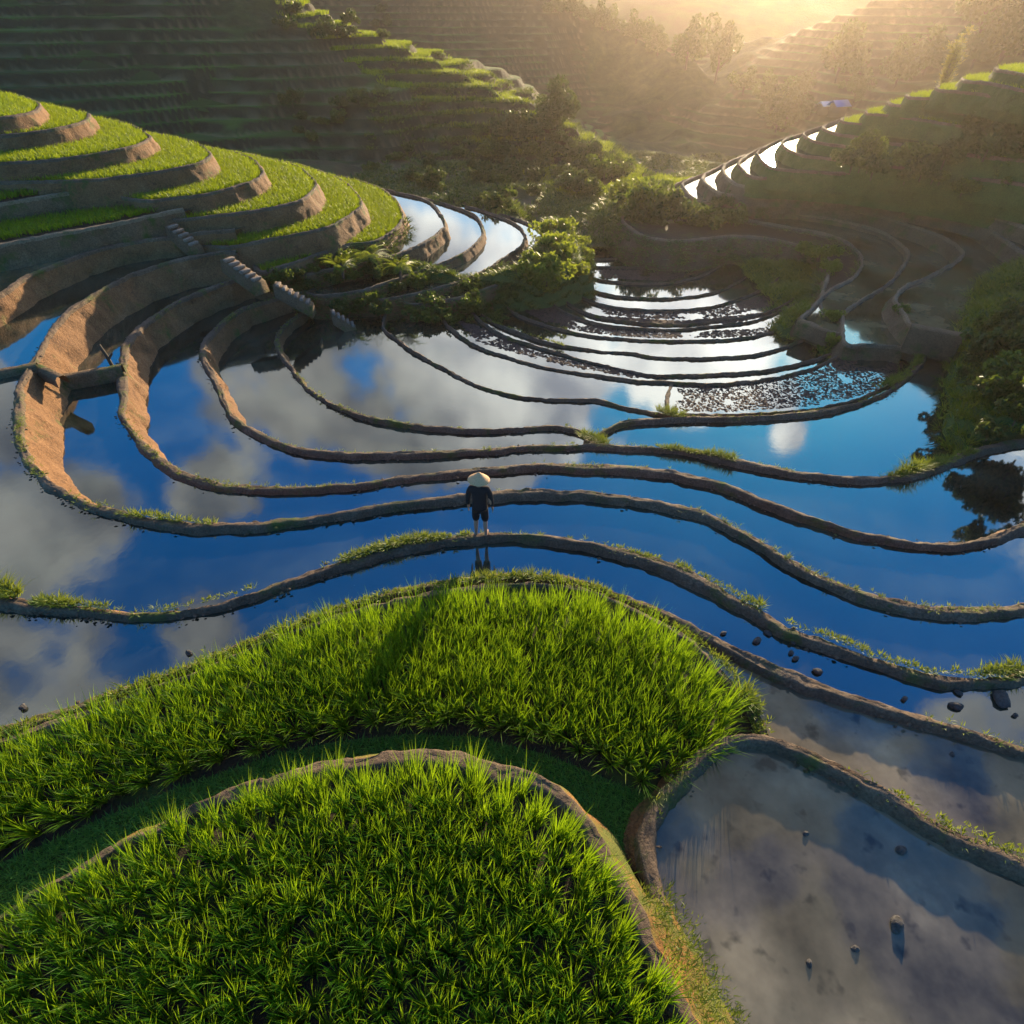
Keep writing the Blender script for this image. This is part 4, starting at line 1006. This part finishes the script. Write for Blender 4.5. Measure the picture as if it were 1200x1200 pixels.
# ------------------------------------------------------------------ steps, dams, hut
def box(V, F, c, sx, sy, sz, rot=0, j=0):
    n = len(V); cr_, sr = math.cos(rot), math.sin(rot)
    for dz in (-1, 1):
        for dx, dy in ((-1, -1), (1, -1), (1, 1), (-1, 1)):
            x, y = dx * sx / 2 * (1 + random.uniform(-j, j)), dy * sy / 2 * (1 + random.uniform(-j, j))
            V.append((c[0] + x * cr_ - y * sr, c[1] + x * sr + y * cr_, c[2] + dz * sz / 2 + random.uniform(-j, j) * sz * .3))
    F += [(n, n + 3, n + 2, n + 1), (n + 4, n + 5, n + 6, n + 7), (n, n + 1, n + 5, n + 4), (n + 1, n + 2, n + 6, n + 5), (n + 2, n + 3, n + 7, n + 6), (n + 3, n, n + 4, n + 7)]
def stairs(p0, z0, p1, z1, n, wd, label, group='earth stairs between the terraces'):
    a = np.array(at(*p0, z0)); b = np.array(at(*p1, z1)); rot = math.atan2(b[1] - a[1], b[0] - a[0])
    e = bpy.data.objects.new('stairs', None); link(e); e.location = (b[0], b[1], b[2] - .5); wd = .55; tag(e, label, 'stairs', group)
    for i in range(n):
        f = (i + .5) / n; c = a + (b - a) * f - b
        V, F = [], []; run = np.linalg.norm((b - a)[:2]) / n * .62
        box(V, F, (c[0], c[1], c[2] + .14), run * 1.15, wd * .8, .12, rot, .16)
        o = npobj('step', V, [np.array(F)], M['step'], e)
        bv = o.modifiers.new('bevel', 'BEVEL'); bv.width = .03; bv.segments = 2
    d_ = a - b; l_ = np.linalg.norm(d_[:2]); u_ = np.array([-d_[1], d_[0], 0]) / l_ * wd * .48
    pr = [np.array([0, 0, .1]) - d_ * .04, np.array([0, 0, .1]) + d_ * 1.04]
    Vb = [pr[0] - u_, pr[0] + u_, pr[1] + u_, pr[1] - u_] + [q - np.array([0, 0, .45]) for q in (pr[0] - u_ * 1.3, pr[0] + u_ * 1.3, pr[1] + u_ * 1.3, pr[1] - u_ * 1.3)]
    npobj('ramp', np.array(Vb), [np.array([(0, 1, 2, 3), (0, 4, 5, 1), (1, 5, 6, 2), (2, 6, 7, 3), (3, 7, 4, 0)])], M['wallshade'], e)
stairs((196, 252), 1.2, (226, 277), .5, 5, .8, 'topmost flight of worn earth steps under the left spur')
stairs((262, 291), .4, (300, 318), -.2, 6, .8, 'second flight of worn earth steps, widest of them')
stairs((320, 321), -.4, (362, 345), -1.25, 6, .8, 'third flight of worn earth steps, by the grassy bank')
stairs((386, 354), -1.5, (414, 372), -2.25, 5, .7, 'lowest flight of worn earth steps, ending at the water')
def dam(p0, p1, z, wd, hgt, label, name='earth_dam'):
    a = np.array(at(*p0, z)); b = np.array(at(*p1, z)); d = b - a; n = 14
    P = np.linspace(a, b, n); nv = np.array([-d[1], d[0], 0]) / np.linalg.norm(d)
    prof = [(-1.1, -hgt), (-1, -.06), (-.6, 0), (.6, 0), (1, -.06), (1.1, -hgt)]
    V = np.array([[p + nv * u * wd / 2 + np.array([0, 0, dz + .02 * vnoise(i * .7, j * 1.3, z)]) for j, (u, dz) in enumerate(prof)] for i, p in enumerate(P)]).reshape(-1, 3)
    return tag(npobj(name, V, [grid_faces(n, 6), np.array([[0, 1, 2, 3], [0, 3, 4, 5]])], M['wallshade']), label, 'dam')
dam((-60, 446), (42, 426), -.1, .35, .5, 'dark low dam crossing the pool at the left border')
dam((40, 427), (70, 441), -.2, .3, .3, 'short dark crossing over the orange wall')
dam((66, 441), (142, 428), -.75, .35, .6, 'dark low dam between the two curved orange walls')
dam((936, 375), (976, 389), -2.35, .3, .6, 'dark narrow dam right of the small mound')
dam((1068, 380), (1130, 392), -1.35, .5, 1.0, 'dark dam wall in front of the pool on the right')
V, F = [], []
sx_, sy_, sz_ = at(124, 420, -.5)
o = link(bpy.data.objects.new('wooden_stake', tube_mesh('wooden_stake', [([(0, 0, -.4), (-.05, 0, .2), (-.16, .05, .55)], .06, .045), ([(-.02, 0, .1), (.12, .05, .25)], .04, .03)], 'timber')))
o.location = at(130, 424, -.75); tag(o, 'short forked dark wooden stake standing on the dam', 'stake')
def hut(px, py, m, label, sc):
    (x, y, z), t = hit(px, py, 50)
    e = bpy.data.objects.new('shelter', None); link(e); e.location = (x, y, z); e.rotation_euler = (0, 0, .3); tag(e, label, 'shelter')
    V, F = [], []; box(V, F, (0, 0, .9 * sc), 2.0 * sc, 1.6 * sc, 1.8 * sc); npobj('wall', V, [np.array(F)], M['timber'], e)
    V = [(-1.4, -1.2, 1.6), (1.4, -1.2, 1.6), (1.4, 0, 2.3), (-1.4, 0, 2.3), (1.4, 1.2, 1.6), (-1.4, 1.2, 1.6)]
    V += [(a, b, c - .08) for a, b, c in V]
    V = np.array(V) * sc
    npobj('roof', V, [np.array([(0, 1, 2, 3), (3, 2, 4, 5), (7, 6, 9, 8), (8, 9, 11, 10), (0, 6, 7, 1), (4, 10, 11, 5), (0, 3, 9, 6), (3, 5, 11, 9), (1, 7, 8, 2), (2, 8, 10, 4)])], M[m], e)
hut(978, 141, 'tarp_blue', 'small shelter with blue roof beyond the right ridge', .75)
hut(963, 138, 'tarp_white', 'small shelter with white roof left of the blue one', .6)

# ------------------------------------------------------------------ the worker on the bund
fx, fy, _ = at(564, 629, 0)
person = bpy.data.objects.new('person', None); link(person)
person.location = (fx, fy, .03); person.rotation_euler = (0, 0, R(-8))
person.scale = (.86, .86, .86)
tag(person, 'barefoot worker in conical straw hat, dark shirt and black shorts standing on the bund', 'person')
def skin_obj(name, verts, edges, radii, root, material, parent, sub=2):
    me = bpy.data.meshes.new(name); me.from_pydata(verts, edges, [])
    o = link(bpy.data.objects.new(name, me), parent)
    md = o.modifiers.new('skin', 'SKIN'); md.use_smooth_shade = True
    for i, r in enumerate(radii):
        sv = me.skin_vertices[0].data[i]
        sv.radius = r if isinstance(r, tuple) else (r, r); sv.use_root = (i == root)
    ss = o.modifiers.new('subd', 'SUBSURF'); ss.levels = sub; ss.render_levels = sub
    me.materials.append(M[material]); return o
V, E_, Rr = [], [], []
def v(p, r, link_to=None):
    V.append(p); Rr.append(r)
    if link_to is not None: E_.append((link_to, len(V) - 1))
    return len(V) - 1
pel = v((0, 0, .92), (.14, .10)); wa = v((0, 0, 1.06), (.13, .09), pel); ch = v((0, .01, 1.25), (.15, .10), wa); sh = v((0, 0, 1.38), (.10, .08), ch)
nk = v((0, .01, 1.45), .05, sh); hd = v((0, .02, 1.53), (.07, .08), nk); ht = v((0, .02, 1.63), (.065, .075), hd)
for s in (-1, 1):
    hp = v((s * .09, 0, .86), .085, pel); kn = v((s * .10, .02 + .04 * (s > 0), .48), .055, hp); cf = v((s * .105, -.01, .33), .052, kn); an = v((s * .11, 0, .09), .034, cf); he = v((s * .11, -.02, .035), .035, an); fo = v((s * .125, .12, .03), (.04, .025), he); to = v((s * .13, .18, .022), (.035, .018), fo)
    cl = v((s * .15, 0, 1.37), .055, sh); ua = v((s * .205, 0, 1.30), .048, cl); el = v((s * .245, -.01 - .03 * (s > 0), 1.06), .036, ua); wr = v((s * .265, .04, .84), .025, el)
    pa = v((s * .27, .055, .77), (.018, .036), wr)
    for k, (dy, l) in enumerate(((-.027, .055), (-.009, .07), (.009, .075), (.027, .065))):
        a = v((s * .272, .055 + dy, .735), .009, pa); b = v((s * .268, .06 + dy, .735 - l * .55), .0085, a); v((s * .258, .066 + dy, .735 - l), .007, b)
    t1 = v((s * .262, .095, .775), .010, pa); v((s * .252, .108, .745), .009, t1)
skin_obj('body', V, E_, Rr, pel, 'skin', person)
V, E_, Rr = [], [], []
a0 = v((0, 0, .76), (.19, .135)); a = v((0, 0, .88), (.185, .13), a0); b = v((0, 0, 1.05), (.17, .12), a); c = v((0, 0, 1.25), (.185, .125), b); d = v((0, 0, 1.38), (.13, .10), c); v((0, .01, 1.44), (.07, .06), d)
for s in (-1, 1):
    e1 = v((s * .17, 0, 1.365), .08, d); e2 = v((s * .225, 0, 1.27), .07, e1); e3 = v((s * .255, -.01, 1.06), .058, e2); v((s * .268, .03, .88), .05, e3)
skin_obj('shirt', V, E_, Rr, 0, 'cloth_black', person)
V, E_, Rr = [], [], []
a = v((0, 0, .93), (.15, .11))
for s in (-1, 1):
    e1 = v((s * .09, 0, .80), .105, a); e2 = v((s * .10, .01, .62), .095, e1); v((s * .105, .015, .44), .09, e2)
skin_obj('shorts', V, E_, Rr, 0, 'cloth_shorts', person)
def lathe(prof, n=40):
    V = [(r * math.cos(2 * math.pi * j / n), r * math.sin(2 * math.pi * j / n), z) for r, z in prof for j in range(n)]
    F = [(i * n + j, i * n + (j + 1) % n, (i + 1) * n + (j + 1) % n, (i + 1) * n + j) for i in range(len(prof) - 1) for j in range(n)]
    return V, F
Vh, Fh = lathe([(.001, .175), (.02, .165), (.09, .105), (.17, .045), (.235, -.01), (.238, -.018), (.232, -.018), (.165, .032), (.08, .095), (.001, .155)])
hat = npobj('hat', Vh, [np.array(Fh)], M['straw'], person, smooth=True); hat.location = (0, .02, 1.60); hat.rotation_euler = (R(-4), R(3), 0)
Vh, Fh = lathe([(.001, .1), (.05, .09), (.082, .05), (.09, 0), (.085, -.05), (.07, -.09)], 20)
hr = npobj('hair', Vh, [np.array(Fh)], M['hair'], person, smooth=True); hr.location = (0, .005, 1.575)
for s in (-1, 1):
    Ve, Fe = lathe([(.001, .012), (.008, .009), (.012, 0), (.008, -.009), (.001, -.012)], 10)
    ey = npobj('eye', Ve, [np.array(Fe)], M['eye'], person, smooth=True); ey.location = (s * .028, .098, 1.565)
    Ve, Fe = lathe([(.001, .03), (.012, .02), (.014, 0), (.010, -.02), (.001, -.028)], 10)
    ea = npobj('ear', Ve, [np.array(Fe)], M['skin'], person, smooth=True); ea.location = (s * .082, .02, 1.555)
Vn = np.array([(-.014, .095, 1.535), (.014, .095, 1.535), (0, .095, 1.575), (0, .122, 1.54)])
npobj('nose', Vn, [np.array([(0, 1, 3), (1, 2, 3), (2, 0, 3), (0, 2, 1)])], M['skin'], person)

# ------------------------------------------------------------------ air
hz, t, o = mat('haze_air')
pv = t.nodes.new('ShaderNodeVolumePrincipled')
pv.inputs['Color'].default_value = (1.0, .85, .74, 1)
pv.inputs['Density'].default_value = 0.0004
pv.inputs['Anisotropy'].default_value = .77
t.links.new(pv.outputs[0], o.inputs['Volume'])
V, F = [], []
box(V, F, (0, 300, 11), 2000, 1320, 42)
ho = npobj('haze', V, [np.array(F)], hz); ho['kind'] = 'stuff'; tag(ho, 'pale sunlit haze filling the valley', 'haze')
